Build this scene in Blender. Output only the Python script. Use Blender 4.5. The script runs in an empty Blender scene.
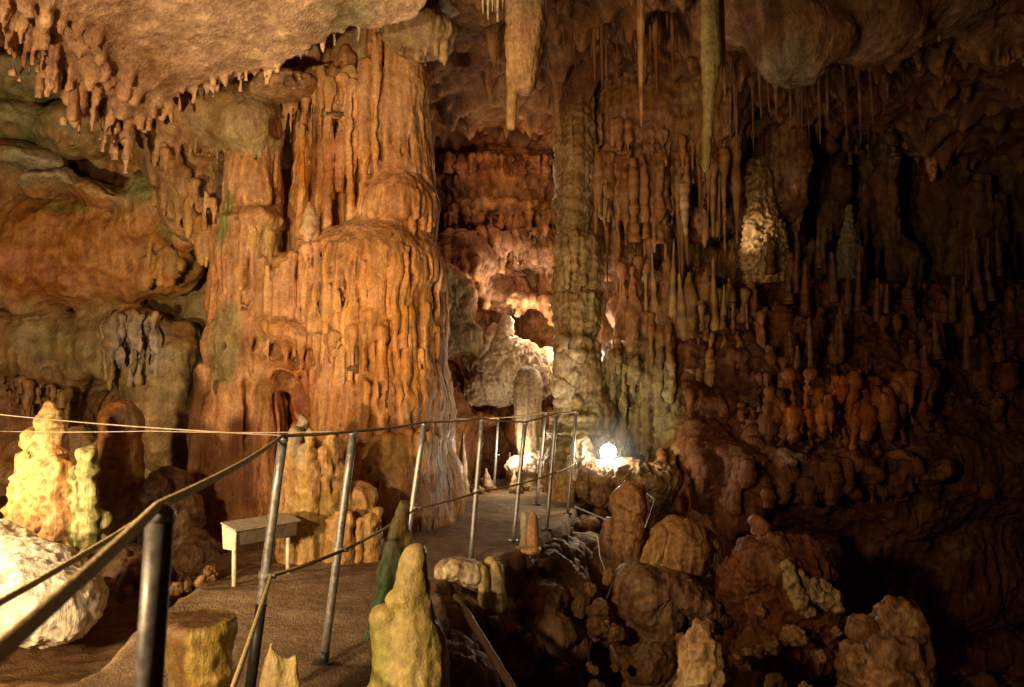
import bpy, math, random
import numpy as np

random.seed(7)
RS = np.random.RandomState(11)
scene = bpy.context.scene
COL = scene.collection

# ------------------------------------------------------------------ camera
W, H, FPX = 1024, 687, 781.0
PITCH = math.atan((398 - H / 2) / FPX)
EYE = 1.4
CP, SP = math.cos(PITCH), math.sin(PITCH)


def P(px, py, Y):
    """a point of the place at distance Y in front of the photographer"""
    cx = (px - W / 2) / FPX
    cy = (H / 2 - py) / FPX
    dy = CP - cy * SP
    dz = SP + cy * CP
    t = Y / dy
    return np.array([cx * t, Y, EYE + dz * t])


# ------------------------------------------------------------------ noise
_perm = np.arange(256)
np.random.RandomState(3).shuffle(_perm)
_perm = np.concatenate([_perm, _perm, _perm]).astype(np.int32)
_g = np.random.RandomState(4).normal(size=(256, 3))
_g = (_g / np.linalg.norm(_g, axis=1)[:, None]).astype(np.float32)


def perlin(p, sc=(1, 1, 1), off=0.0):
    p = np.asarray(p, np.float32) * np.asarray(sc, np.float32) + np.float32(off)
    i = np.floor(p).astype(np.int32)
    f = p - i
    i &= 255
    u = f * f * f * (f * (f * 6 - 15) + 10)
    x, y, z = i[:, 0], i[:, 1], i[:, 2]
    r = 0
    for dx in (0, 1):
        wx = u[:, 0] if dx else 1 - u[:, 0]
        px_ = _perm[x + dx]
        for dy in (0, 1):
            wy = u[:, 1] if dy else 1 - u[:, 1]
            py_ = _perm[px_ + y + dy]
            for dz in (0, 1):
                wz = u[:, 2] if dz else 1 - u[:, 2]
                g = _g[_perm[py_ + z + dz]]
                r = r + wx * wy * wz * (g[:, 0] * (f[:, 0] - dx) + g[:, 1] * (f[:, 1] - dy) + g[:, 2] * (f[:, 2] - dz))
    return r * 1.5


def fbm(p, f=1.0, o=4, off=0.0, st=(1, 1, 1)):
    r = 0
    a = 1.0
    st = np.asarray(st, np.float32)
    for k in range(o):
        r = r + a * perlin(p, st * f, off + 17.3 * k)
        f *= 2.03
        a *= 0.5
    return r


def noise2(x, z, f, o=3, off=0.0):
    sh = np.broadcast(x, z).shape
    p = np.stack([np.broadcast_to(x, sh).ravel(), np.full(int(np.prod(sh)), 0.37), np.broadcast_to(z, sh).ravel()], 1)
    return fbm(p, f, o, off).reshape(sh)


# ------------------------------------------------------------------ mesh helpers
def new_mesh(name, v, faces, smooth=True, cols=None):
    me = bpy.data.meshes.new(name)
    v = np.asarray(v, np.float32)
    me.vertices.add(len(v))
    me.vertices.foreach_set('co', v.ravel())
    if isinstance(faces, np.ndarray):
        n, k = faces.shape
        flat = faces.ravel().astype(np.int32)
        starts = np.arange(0, n * k, k, dtype=np.int32)
        tot = np.full(n, k, np.int32)
    else:
        flat = np.array([i for f in faces for i in f], np.int32)
        tot = np.array([len(f) for f in faces], np.int32)
        starts = np.concatenate([[0], np.cumsum(tot)[:-1]]).astype(np.int32)
    me.loops.add(len(flat))
    me.loops.foreach_set('vertex_index', flat)
    me.polygons.add(len(tot))
    me.polygons.foreach_set('loop_start', starts)
    me.polygons.foreach_set('loop_total', tot)
    me.polygons.foreach_set('use_smooth', np.full(len(tot), smooth, bool))
    me.update(calc_edges=True)
    me.validate()
    if cols is not None:
        at = me.attributes.new('tint', 'FLOAT_COLOR', 'POINT')
        c4 = np.ones((len(v), 4), np.float32)
        c4[:, :3] = cols
        at.data.foreach_set('color', c4.ravel())
    return me


def link(name, me, mat=None, parent=None, loc=None):
    o = bpy.data.objects.new(name, me)
    COL.objects.link(o)
    if mat is not None:
        me.materials.append(mat)
    if parent is not None:
        o.parent = parent
    if loc is not None:
        o.location = loc
    return o


def tag(o, label, cat, group=None, kind=None):
    o['label'] = label
    o['category'] = cat
    if group:
        o['group'] = group
    if kind:
        o['kind'] = kind
    return o


def empty(name, loc, label, cat, group=None):
    o = bpy.data.objects.new(name, None)
    COL.objects.link(o)
    o.location = loc
    return tag(o, label, cat, group)


def normals(v, q):
    n = np.cross(v[q[:, 2]] - v[q[:, 0]], v[q[:, 3]] - v[q[:, 1]])
    out = np.zeros_like(v)
    for c in range(3):
        acc = np.zeros(len(v))
        for k in range(4):
            acc += np.bincount(q[:, k], n[:, c], len(v))
        out[:, c] = acc
    return out / (np.linalg.norm(out, axis=1)[:, None] + 1e-9)


# ------------------------------------------------------------------ solid modelling volume
class Vol:
    def __init__(s, lo, hi, h):
        s.lo = np.array(lo, float)
        s.h = h
        s.n = np.ceil((np.array(hi) - s.lo) / h).astype(int) + 1
        s.d = np.full(s.n, 3.0, np.float32)
        s.ax = [(s.lo[i] + np.arange(s.n[i]) * h).astype(np.float32) for i in range(3)]

    def sl(s, lo, hi):
        a = np.maximum(np.floor((np.array(lo) - s.lo) / s.h).astype(int), 0)
        b = np.minimum(np.ceil((np.array(hi) - s.lo) / s.h).astype(int) + 1, s.n)
        if np.any(b <= a):
            return None
        sl = tuple(slice(a[i], b[i]) for i in range(3))
        X = s.ax[0][sl[0]][:, None, None]
        Y = s.ax[1][sl[1]][None, :, None]
        Z = s.ax[2][sl[2]][None, None, :]
        return sl, X, Y, Z

    def comb(s, sl, dn, k, sub):
        d = s.d[sl]
        if sub:
            hh = np.clip(0.5 - 0.5 * (d + dn) / k, 0, 1)
            s.d[sl] = d * (1 - hh) - dn * hh + k * hh * (1 - hh)
        else:
            hh = np.clip(0.5 + 0.5 * (d - dn) / k, 0, 1)
            s.d[sl] = d * (1 - hh) + dn * hh - k * hh * (1 - hh)

    def cap(s, a, b, r0, r1, k=0.05, sub=False):
        a = np.array(a, float)
        b = np.array(b, float)
        pad = max(r0, r1) + 2.5 * k + 3 * s.h
        r = s.sl(np.minimum(a, b) - pad, np.maximum(a, b) + pad)
        if r is None:
            return
        sl, X, Y, Z = r
        ba = b - a
        L = float(ba @ ba) + 1e-9
        t = np.clip(((X - a[0]) * ba[0] + (Y - a[1]) * ba[1] + (Z - a[2]) * ba[2]) / L, 0, 1)
        dn = np.sqrt((X - a[0] - t * ba[0]) ** 2 + (Y - a[1] - t * ba[1]) ** 2 + (Z - a[2] - t * ba[2]) ** 2) - (r0 + (r1 - r0) * t)
        s.comb(sl, dn, k, sub)

    def ell(s, c, r, k=0.1, sub=False, rz=0.0, ry=0.0):
        c = np.array(c, float)
        r = np.array(r, float)
        m = r.max() + 2.5 * k + 3 * s.h if (rz or ry) else r + 2.5 * k + 3 * s.h
        g = s.sl(c - m, c + m)
        if g is None:
            return
        sl, X, Y, Z = g
        x, y, z = X - c[0], Y - c[1], Z - c[2]
        if rz:
            x, y = x * math.cos(rz) + y * math.sin(rz), -x * math.sin(rz) + y * math.cos(rz)
        if ry:
            x, z = x * math.cos(ry) - z * math.sin(ry), x * math.sin(ry) + z * math.cos(ry)
        k0 = np.sqrt((x / r[0]) ** 2 + (y / r[1]) ** 2 + (z / r[2]) ** 2)
        k1 = np.sqrt((x / r[0] ** 2) ** 2 + (y / r[1] ** 2) ** 2 + (z / r[2] ** 2) ** 2)
        dn = k0 * (k0 - 1) / (k1 + 1e-6)
        s.comb(sl, dn, k, sub)

    def wall_y(s, fn, k=0.2):
        """solid behind the surface y = fn(x, z)"""
        X = s.ax[0][:, None]
        Z = s.ax[2][None, :]
        surf = fn(X, Z)
        dn = (surf[:, None, :] - s.ax[1][None, :, None]) * 0.8
        s.comb((slice(None),) * 3, dn.astype(np.float32), k, False)

    def flutes(s, cx, cy, rx, ry, z0, z1, a0, a1, n, r=(0.03, 0.06), k=0.03, jit=0.15, taper=0.8, dz0=0.1):
        """hanging stone folds in a ring around (cx, cy): angles in degrees, 270 faces the camera"""
        for i in range(n):
            a = math.radians(a0 + (a1 - a0) * (i + 0.5 + random.uniform(-.35, .35)) / n)
            m = random.uniform(.93, 1.0)
            x, y = cx + rx * m * math.cos(a), cy + ry * m * math.sin(a)
            t = z0 + random.uniform(-dz0, dz0)
            b = z1 + random.uniform(-jit, jit)
            rr = random.uniform(*r)
            s.cap((x, y, t), (x + random.uniform(-.015, .015), y + random.uniform(-.03, .03), b), rr, rr * taper * random.uniform(.35, .9), k * 1.5)

    def fringe(s, a, b, n, L=(.1, .3), r=(.02, .04), k=.03, up=.1, spread=.06):
        a = np.array(a)
        b = np.array(b)
        for i in range(n):
            t = (i + random.uniform(0, 1)) / n
            p = a + (b - a) * t + np.array([random.uniform(-spread, spread), random.uniform(-spread, spread), 0])
            rr = random.uniform(*r)
            ln = random.uniform(*L)
            s.cap(p + np.array([0, 0, up]), p - np.array([0, 0, ln]), rr, rr * .25, k)

    def mesh(s):
        d = s.d
        for ax in range(3):
            for e in (0, -1):
                i = [slice(None)] * 3
                i[ax] = e
                d[tuple(i)] = np.maximum(d[tuple(i)], s.h * .5)
        inside = d < 0
        cs = [(0, 0, 0), (1, 0, 0), (0, 1, 0), (1, 1, 0), (0, 0, 1), (1, 0, 1), (0, 1, 1), (1, 1, 1)]
        n = np.array(d.shape)

        def cv(A, c):
            return A[c[0]:n[0] - 1 + c[0], c[1]:n[1] - 1 + c[1], c[2]:n[2] - 1 + c[2]]
        cnt = np.zeros(n - 1, np.uint8)
        for c in cs:
            cnt += cv(inside, c)
        mask = (cnt > 0) & (cnt < 8)
        idx = np.argwhere(mask)
        ids = np.full(n - 1, -1, np.int32)
        ids[mask] = np.arange(len(idx))
        vals = [cv(d, c)[mask] for c in cs]
        acc = np.zeros((len(idx), 3))
        m = np.zeros(len(idx))
        for i in range(8):
            for j in range(i + 1, 8):
                a, b = np.array(cs[i]), np.array(cs[j])
                if np.abs(a - b).sum() != 1:
                    continue
                va, vb = vals[i], vals[j]
                x = (va < 0) != (vb < 0)
                t = np.where(x, va / np.where(x, va - vb, 1), 0)
                acc += x[:, None] * (a[None] + t[:, None] * (b - a)[None])
                m += x
        v = (idx + acc / np.maximum(m, 1)[:, None]) * s.h + s.lo
        quads = []
        for ax in range(3):
            A = [slice(1, -1)] * 3
            B = [slice(1, -1)] * 3
            A[ax] = slice(0, -1)
            B[ax] = slice(1, None)
            sa, sb = inside[tuple(A)], inside[tuple(B)]
            e = np.argwhere(sa != sb)
            flip = sa[sa != sb]
            off = np.ones(3, int)
            off[ax] = 0
            e = e + off
            u, w = [q for q in range(3) if q != ax]
            du = np.zeros(3, int)
            du[u] = 1
            dw = np.zeros(3, int)
            dw[w] = 1
            q = np.stack([ids[tuple((e - du - dw).T)], ids[tuple((e - dw).T)], ids[tuple(e.T)], ids[tuple((e - du).T)]], 1)
            if ax == 1:
                flip = ~flip
            q = np.where(flip[:, None], q, q[:, ::-1])
            quads.append(q)
        q = np.concatenate(quads)
        q = q[(q >= 0).all(1)]
        return v, q.astype(np.int32)


def weather(v, q, lump=.05, flute=.03, fine=.012, pop=0.0, off=0.0, ff=6.0, band=0.0, slot=0.0, crack=0.0):
    """relief of rock grown by dripping water"""
    n = normals(v, q)
    st = np.clip(1 - np.abs(n[:, 2]), 0, 1)
    d = lump * fbm(v, 1.9, 2, off)
    if flute:
        wob = v + 0.05 * np.stack([perlin(v, (2, 2, 2), off + 5), perlin(v, (2, 2, 2), off + 9), np.zeros(len(v))], 1)
        r = 1 - 2 * np.abs(perlin(wob, (ff, ff, .35), off + 3))
        r2 = 1 - 2 * np.abs(perlin(wob, (ff * 2.3, ff * 2.3, .8), off + 31))
        amp = np.clip(.6 + 1.2 * perlin(v, (.8, .8, .8), off + 60), .15, 1.3)
        d = d + flute * st * amp * (r * .7 + r2 * .4)
    if band:
        d = d + band * (1 - 2 * np.abs(perlin(v + .1 * perlin(v, (1.5, 1.5, 1.5), off)[:, None], (.9, .9, 5.0), off + 77)))
    if crack:
        w = v + .12 * np.stack([perlin(v, (3, 3, 3), off + 111), perlin(v, (3, 3, 3), off + 115), perlin(v, (3, 3, 3), off + 119)], 1)
        cn = perlin(w, (2.6, 2.6, 2.2), off + 123)
        d = d - crack * np.clip(1 - np.abs(cn) / .10, 0, 1)
        d = d + crack * 1.6 * np.floor(4 * np.clip(.5 + .8 * perlin(w, (1.7, 1.7, 2.6), off + 127), 0, 1)) / 4
    if slot:
        sn = perlin(v + .02 * perlin(v, (6, 6, 6), off)[:, None], (12, 12, .9), off + 91)
        d = d - slot * st * np.clip((sn - .34) / .14, 0, 1) * np.clip(.4 + 2.5 * perlin(v, (1.1, 1.1, 1.1), off + 95), 0, 1)
    d = d + fine * fbm(v, 9.0, 2, off + 7)
    d = d + fine * .5 * perlin(v, (30, 30, 22), off + 19)
    if pop:
        d = d + pop * (.5 - np.abs(perlin(v, (9, 9, 8), off + 41))) + pop * .5 * (.5 - np.abs(perlin(v, (19, 19, 17), off + 47)))
    return v + n * d[:, None], n


# mineral colours (albedo)
TAN = (.62, .335, .15)
ORANGE = (.62, .285, .095)
RUST = (.40, .13, .04)
BROWN = (.27, .125, .05)
DARK = (.12, .06, .03)
OLIVE = (.27, .22, .09)
GREEN = (.10, .17, .045)
GREY = (.36, .30, .20)
PALE = (.72, .58, .38)
WHITE = (.82, .74, .58)
YELLOW = (.62, .47, .14)
MUD = (.20, .115, .06)


def colour(v, n, base, alt, off=0.0, f=.9, amt=1.0):
    m = np.clip(.5 + amt * fbm(v, f, 3, off + 100), 0, 1)[:, None]
    return np.array(base)[None] * (1 - m) + np.array(alt)[None] * m


def paint(c, v, p, r, col, s=1.0, off=0.0):
    r = np.array(r if np.ndim(r) else (r, r, r), float)
    e = np.sqrt((((v - np.array(p)) / r) ** 2).sum(1))
    e = e + .45 * fbm(v, 3.0, 2, off + 200)
    m = np.clip((1.15 - e) / .5, 0, 1)[:, None] * s
    return c * (1 - m) + np.array(col)[None] * m


# ------------------------------------------------------------------ materials
def rock_material(name, bump=.5, rough=.55, tint=None, grain=40., contrast=1.0, spec=.4, cell=34, rib=.0, gloss=.27):
    m = bpy.data.materials.new(name)
    m.use_nodes = True
    nt = m.node_tree
    N, L = nt.nodes, nt.links
    b = N['Principled BSDF']
    geo = N.new('ShaderNodeNewGeometry')
    pos = geo.outputs['Position']

    def noise(sc, det, vec=None, ro=.6):
        t = N.new('ShaderNodeTexNoise')
        t.inputs['Scale'].default_value = sc
        t.inputs['Detail'].default_value = det
        t.inputs['Roughness'].default_value = ro
        L.new(vec or pos, t.inputs['Vector'])
        return t.outputs['Fac']

    def mapr(x, a, bb, c, d):
        t = N.new('ShaderNodeMapRange')
        for i, q in zip((1, 2, 3, 4), (a, bb, c, d)):
            t.inputs[i].default_value = q
        L.new(x, t.inputs[0])
        return t.outputs[0]

    def mul(a, bb):
        t = N.new('ShaderNodeMath')
        t.operation = 'MULTIPLY'
        L.new(a, t.inputs[0])
        if isinstance(bb, float):
            t.inputs[1].default_value = bb
        else:
            L.new(bb, t.inputs[1])
        return t.outputs[0]

    def add(a, bb):
        t = N.new('ShaderNodeMath')
        t.operation = 'ADD'
        L.new(a, t.inputs[0])
        L.new(bb, t.inputs[1])
        return t.outputs[0]
    mp = N.new('ShaderNodeMapping')
    mp.inputs['Scale'].default_value = (9, 9, .7)
    L.new(pos, mp.inputs['Vector'])
    big = noise(2.2, 5)
    streak = noise(1.0, 4, mp.outputs['Vector'])
    fine = noise(grain, 4)
    pt = mapr(geo.outputs['Pointiness'], .42, .56, .35, 1.2)  # crease shade put into the colour: cavities darker, ridges lighter
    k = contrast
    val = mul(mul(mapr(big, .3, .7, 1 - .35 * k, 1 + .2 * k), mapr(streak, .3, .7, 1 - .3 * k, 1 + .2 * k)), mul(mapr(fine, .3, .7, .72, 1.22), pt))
    if tint is None:
        at = N.new('ShaderNodeAttribute')
        at.attribute_name = 'tint'
        col = at.outputs['Color']
    else:
        rg = N.new('ShaderNodeRGB')
        rg.outputs[0].default_value = (*tint, 1)
        col = rg.outputs[0]
    # rusty / pale mineral streaks
    hs = N.new('ShaderNodeHueSaturation')
    L.new(col, hs.inputs['Color'])
    L.new(mapr(streak, .3, .7, .487, .512), hs.inputs['Hue'])
    L.new(mapr(big, .25, .75, 1.12, .92), hs.inputs['Saturation'])
    vm = N.new('ShaderNodeVectorMath')
    vm.operation = 'SCALE'
    L.new(hs.outputs[0], vm.inputs[0])
    L.new(val, vm.inputs['Scale'])
    L.new(vm.outputs[0], b.inputs['Base Color'])
    L.new(mapr(noise(6, 3), .3, .7, rough - gloss, rough + .15), b.inputs['Roughness'])
    b.inputs['Specular IOR Level'].default_value = spec
    mp2 = N.new('ShaderNodeMapping')
    mp2.inputs['Scale'].default_value = (1, 1, .45)
    L.new(pos, mp2.inputs['Vector'])
    vo = N.new('ShaderNodeTexVoronoi')
    vo.inputs['Scale'].default_value = cell
    L.new(mp2.outputs['Vector'], vo.inputs['Vector'])
    mp3 = N.new('ShaderNodeMapping')
    mp3.inputs['Scale'].default_value = (30, 30, 1.6)
    L.new(pos, mp3.inputs['Vector'])
    ribs = mul(noise(1.0, 3, mp3.outputs['Vector']), rib)
    hgt = add(ribs, add(add(noise(22, 6, mp2.outputs['Vector'], .65), mul(noise(90, 3), .35)), mul(vo.outputs['Distance'], .28)))
    bp = N.new('ShaderNodeBump')
    bp.inputs['Strength'].default_value = bump
    bp.inputs['Distance'].default_value = .04
    L.new(hgt, bp.inputs['Height'])
    L.new(bp.outputs[0], b.inputs['Normal'])
    return m


def plain_material(name, col, rough=.5, metal=0., bump=0., scale=30., var=.25):
    m = bpy.data.materials.new(name)
    m.use_nodes = True
    nt = m.node_tree
    N, L = nt.nodes, nt.links
    b = N['Principled BSDF']
    tc = N.new('ShaderNodeTexCoord')
    t = N.new('ShaderNodeTexNoise')
    t.inputs['Scale'].default_value = scale
    t.inputs['Detail'].default_value = 5
    L.new(tc.outputs['Object'], t.inputs['Vector'])
    r = N.new('ShaderNodeValToRGB')
    r.color_ramp.elements[0].position = .3
    r.color_ramp.elements[1].position = .7
    r.color_ramp.elements[0].color = (*[c * (1 - var) for c in col], 1)
    r.color_ramp.elements[1].color = (*[min(1, c * (1 + var)) for c in col], 1)
    L.new(t.outputs['Fac'], r.inputs['Fac'])
    L.new(r.outputs[0], b.inputs['Base Color'])
    b.inputs['Metallic'].default_value = metal
    rr = N.new('ShaderNodeMapRange')
    rr.inputs[1].default_value = .3
    rr.inputs[2].default_value = .7
    rr.inputs[3].default_value = rough - .12
    rr.inputs[4].default_value = rough + .12
    L.new(t.outputs['Fac'], rr.inputs[0])
    L.new(rr.outputs[0], b.inputs['Roughness'])
    if bump:
        bp = N.new('ShaderNodeBump')
        bp.inputs['Strength'].default_value = bump
        bp.inputs['Distance'].default_value = .01
        L.new(t.outputs['Fac'], bp.inputs['Height'])
        L.new(bp.outputs[0], b.inputs['Normal'])
    return m


ROCK = rock_material('wet_flowstone', bump=.42, contrast=1.05, rib=1.0)
COARSE = rock_material('rough_limestone', spec=.22, bump=.7, contrast=1.15, rough=.65, grain=28)
SMOOTH = rock_material('smooth_calcite', bump=.4, rough=.5, contrast=.85)
GROUND = rock_material('cave_earth', bump=.55, rough=.8, grain=90, contrast=.8, spec=.1, cell=90, gloss=.1)
STEEL = plain_material('galvanised_steel', (.42, .41, .39), .48, .7, .1, 40)
DARKMETAL = plain_material('black_paint', (.02, .018, .016), .5, 0, .1)
ROPE = plain_material('rope_fibre', (.62, .50, .24), .85, 0, .6, 120)
WIRE = plain_material('plastic_wire', (.30, .25, .18), .5)
CABLE = plain_material('black_cable', (.03, .027, .025), .5)
WOODM = plain_material('dark_wood', (.10, .06, .03), .6, 0, .4, 25)
BOARD = plain_material('weathered_board', (.38, .33, .25), .5, 0, .3, 18)
CREAM = plain_material('cream_paint', (.62, .58, .42), .5, 0, .1, 30)


def rock_obj(name, vol, base, alt, label, cat, kind=None, group=None, mat=None, paints=(), off=0.0, f=.9, amt=1.0, **wk):
    v, q = vol.mesh()
    v, n = weather(v, q, off=off, **wk)
    c = colour(v, n, base, alt, off, f, amt)
    for pt in paints:
        c = paint(c, v, *pt, off=off)
    o = link(name, new_mesh(name, v, q, True, c), mat or ROCK)
    return tag(o, label, cat, group, kind)


# ================================================================== MAIN FLOWSTONE
V = Vol((-3.75, 7.5, -.5), (-.55, 10.5, 6.7), .021)
V.cap(P(372, 560, 9.3), P(378, 290, 9.25), .95, .78, .2)
V.cap(P(392, 230, 9.2), P(398, -20, 9.3), .5, .30, .2)
V.cap(P(322, 280, 9.5), P(330, 60, 9.6), .42, .38, .15)
V.ell(P(399, 208, 9.0), (.42, .5, .42), .12)
V.ell(P(372, 272, 8.95), (.80, .72, .60), .12)
V.ell(P(290, 300, 8.9), (.40, .4, .55), .12)
V.ell(P(300, 338, 8.75), (.5, .42, .20), .1, ry=.35)
V.ell(P(285, 372, 8.75), (.36, .35, .22), .08, ry=.4)
V.ell(P(385, 500, 8.75), (.62, .75, .85), .15)
V.ell(P(330, 470, 8.8), (.45, .6, .6), .15)
V.ell(P(405, 470, 8.6), (.36, .45, .5), .1)
V.ell(P(437, 430, 9.7), (.22, .6, .9), .15)
V.ell(P(444, 490, 9.4), (.24, .4, .5), .12)
V.ell(P(428, 520, 9.0), (.28, .4, .3), .1)
V.cap(P(440, 500, 9.2), P(436, 470, 9.2), .09, .05, .04)
V.cap(P(428, 505, 8.7), P(430, 455, 8.8), .10, .06, .04)
# the left pillar
V.cap(P(243, 560, 8.9), P(246, 330, 8.85), .52, .36, .12)
V.cap(P(246, 350, 8.85), P(255, 110, 9.0), .36, .27, .12)
V.ell(P(232, 350, 8.7), (.28, .3, .35), .1)
V.ell(P(255, 222, 8.8), (.3, .3, .16), .06)
c = P(246, 300, 8.9)
V.flutes(c[0], c[1], .34, .34, P(0, 225, 8.6)[2], P(0, 375, 8.6)[2], 190, 350, 22, (.025, .05), .035, .4)
V.flutes(c[0] - .04, c[1], .46, .44, P(0, 385, 8.5)[2], P(0, 490, 8.5)[2], 185, 355, 20, (.03, .06), .03, .2, 1.3, .2)
# upper columns and folds
c = P(336, 150, 9.55)
V.flutes(c[0], c[1], .42, .38, P(0, 60, 8.8)[2], P(0, 238, 8.8)[2], 185, 355, 22, (.03, .07), .03, .3, .9, .4)
for px, y0, y1, r in ((330, 108, 240, .085), (343, 104, 190, .07), (352, 110, 242, .06), (312, 130, 165, .04), (366, 90, 240, .08), (378, 60, 200, .06), (303, 150, 235, .05)):
    V.cap(P(px, y0 - 25, 8.85), P(px - 3, y1, 8.75), r, r * .55, .03)
V.cap(P(309, 232, 8.55), P(310, 203, 8.6), .09, .03, .04)
# tier under the second dome
c = P(368, 270, 8.98)
V.flutes(c[0], c[1], .80, .68, P(0, 262, 8.4)[2], P(0, 365, 8.4)[2], 190, 355, 40, (.025, .052), .028, .5, .9, .2)
V.flutes(c[0] + .02, c[1], .84, .70, P(0, 330, 8.4)[2], P(0, 430, 8.4)[2], 205, 350, 32, (.03, .055), .03, .1, 1.3, .3)
V.ell(P(370, 400, 9.0), (.86, .70, .5), .15)
c = P(399, 205, 9.0)
V.flutes(c[0], c[1], .42, .46, P(0, 190, 8.6)[2], P(0, 222, 8.6)[2], 190, 350, 18, (.02, .04), .03, .1, .9, .05)
c = P(290, 300, 8.85)
V.flutes(c[0], c[1], .36, .36, P(0, 262, 8.5)[2], P(0, 318, 8.5)[2], 205, 345, 9, (.03, .06), .03, .12)
V.fringe(P(268, 352, 8.5), P(338, 345, 8.3), 8, (.1, .3), (.04, .06), .03)
V.fringe(P(265, 385, 8.5), P(318, 378, 8.35), 6, (.05, .15), (.03, .05), .03)
c = P(400, 470, 8.7)
V.flutes(c[0], c[1], .42, .45, P(0, 440, 8.2)[2], P(0, 500, 8.2)[2], 195, 350, 15, (.03, .055), .035, .2)
c = P(372, 300, 9.0)
for i in range(60):
    a = math.radians(random.uniform(198, 350))
    z0 = P(0, random.uniform(228, 360), 8.4)[2]
    L = random.uniform(.25, 1.0)
    rr = random.uniform(.014, .03)
    for m in (1.03, .95):
        V.cap((c[0] + .85 * m * math.cos(a), c[1] + .73 * m * math.sin(a), z0), (c[0] + .85 * m * math.cos(a) + random.uniform(-.03, .03), c[1] + .73 * m * math.sin(a), z0 - L), rr, rr * .6, .02, True)
c = P(246, 300, 8.9)
for i in range(24):
    a = math.radians(random.uniform(200, 345))
    z0 = P(0, random.uniform(140, 440), 8.4)[2]
    rr = random.uniform(.012, .025)
    V.cap((c[0] + .35 * math.cos(a), c[1] + .35 * math.sin(a), z0), (c[0] + .37 * math.cos(a), c[1] + .37 * math.sin(a), z0 - random.uniform(.2, .8)), rr, rr * .6, .02, True)
V.cap(P(277, 120, 8.6), P(270, 330, 8.45), .05, .03, .05, True)
# cracks, alcove and dark gaps between the folds
V.ell(P(289, 402, 8.35), (.17, .45, .36), .06, True, ry=-.5)
V.ell(P(314, 172, 8.6), (.10, .3, .17), .05, True)
V.ell(P(342, 178, 8.55), (.05, .2, .11), .04, True)
V.ell(P(272, 180, 8.6), (.05, .5, .3), .04, True, ry=.3)
for a, b, r in (((386, 268), (385, 296), .028), ((405, 280), (402, 330), .022), ((402, 330), (384, 345), .02), ((339, 255), (338, 330), .018), ((362, 262), (361, 300), .018), ((388, 335), (384, 312), .02), ((380, 370), (387, 380), .02), ((352, 262), (352, 300), .015)):
    V.cap(P(*a, 8.25), P(*b, 8.25), r, r, .02, True)
    V.cap(P(*a, 8.4), P(*b, 8.4), r, r, .02, True)
main_paints = [
    (P(245, 330, 8.5), (.35, 1, 1.2), TAN, .6), (P(225, 345, 8.5), (.18, .6, .5), OLIVE, .8), (P(240, 460, 8.5), (.5, .8, .6), RUST, .55),
    (P(372, 100, 8.8), (.9, .9, .7), TAN, .75), (P(320, 300, 8.5), (.35, .8, .9), TAN, .7), (P(405, 330, 8.3), (.5, .9, .9), (.62, .28, .075), .8),
    (P(395, 455, 8.1), (.5, .7, .3), (.55, .34, .09), .7), (P(290, 405, 8.4), (.3, .6, .4), RUST, .9), (P(300, 163, 8.8), (.22, .5, .25), (.6, .2, .03), .8),
    (P(275, 235, 8.6), (.25, .6, .3), YELLOW, .4), (P(228, 220, 8.7), (.09, .5, .4), (.16, .25, .06), .65), (P(310, 222, 8.5), (.1, .2, .25), PALE, .6),
    (P(310, 470, 8.2), (.6, .8, .5), BROWN, .5)]
rock_obj('flowstone_column', V, ORANGE, TAN, 'massive orange fluted flowstone column joining floor and ceiling left of the path', 'flowstone', mat=ROCK,
         paints=main_paints, lump=.05, flute=.055, fine=.010, off=1.0, ff=7, slot=.13)

# knobbly foot of the flowstone behind the info box
V = Vol((-2.3, 6.1, -.3), (-1.15, 7.5, 1.5), .018)
V.cap(P(312, 570, 7.0), P(305, 450, 7.0), .27, .14, .1)
V.cap(P(305, 460, 7.0), P(303, 418, 7.0), .10, .045, .05)
V.cap(P(340, 560, 7.0), P(333, 470, 7.0), .2, .1, .06)
V.cap(P(352, 575, 7.0), P(360, 500, 7.1), .22, .12, .06)
V.cap(P(378, 585, 6.9), P(372, 540, 7.0), .18, .1, .06)
V.cap(P(295, 560, 6.9), P(292, 470, 7.0), .14, .09, .06)
V.flutes(P(312, 500, 7)[0], 7.0, .24, .24, P(0, 455, 6.8)[2], P(0, 565, 6.8)[2], 180, 360, 15, (.025, .05), .03, .25, 1.2, .2)
V.flutes(P(350, 500, 7)[0], 7.0, .26, .26, P(0, 520, 6.8)[2], P(0, 575, 6.8)[2], 180, 360, 10, (.03, .06), .03, .1, 1.2, .1)
V.cap(P(322, 480, 6.7), P(318, 540, 6.7), .035, .03, .02, True)
V.cap(P(337, 455, 6.8), P(332, 490, 6.85), .04, .03, .02, True)
rock_obj('stalagmite_cluster', V, (.52, .30, .10), (.45, .22, .07), 'knobbly ochre stalagmite cluster rising right behind the small info box', 'stalagmite',
         paints=[(P(303, 440, 6.9), (.12, .4, .35), GREY, .7), (P(312, 520, 6.8), (.2, .4, .4), YELLOW, .3)], lump=.03, flute=.02, fine=.015, pop=.03, off=2.0, ff=9)

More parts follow.
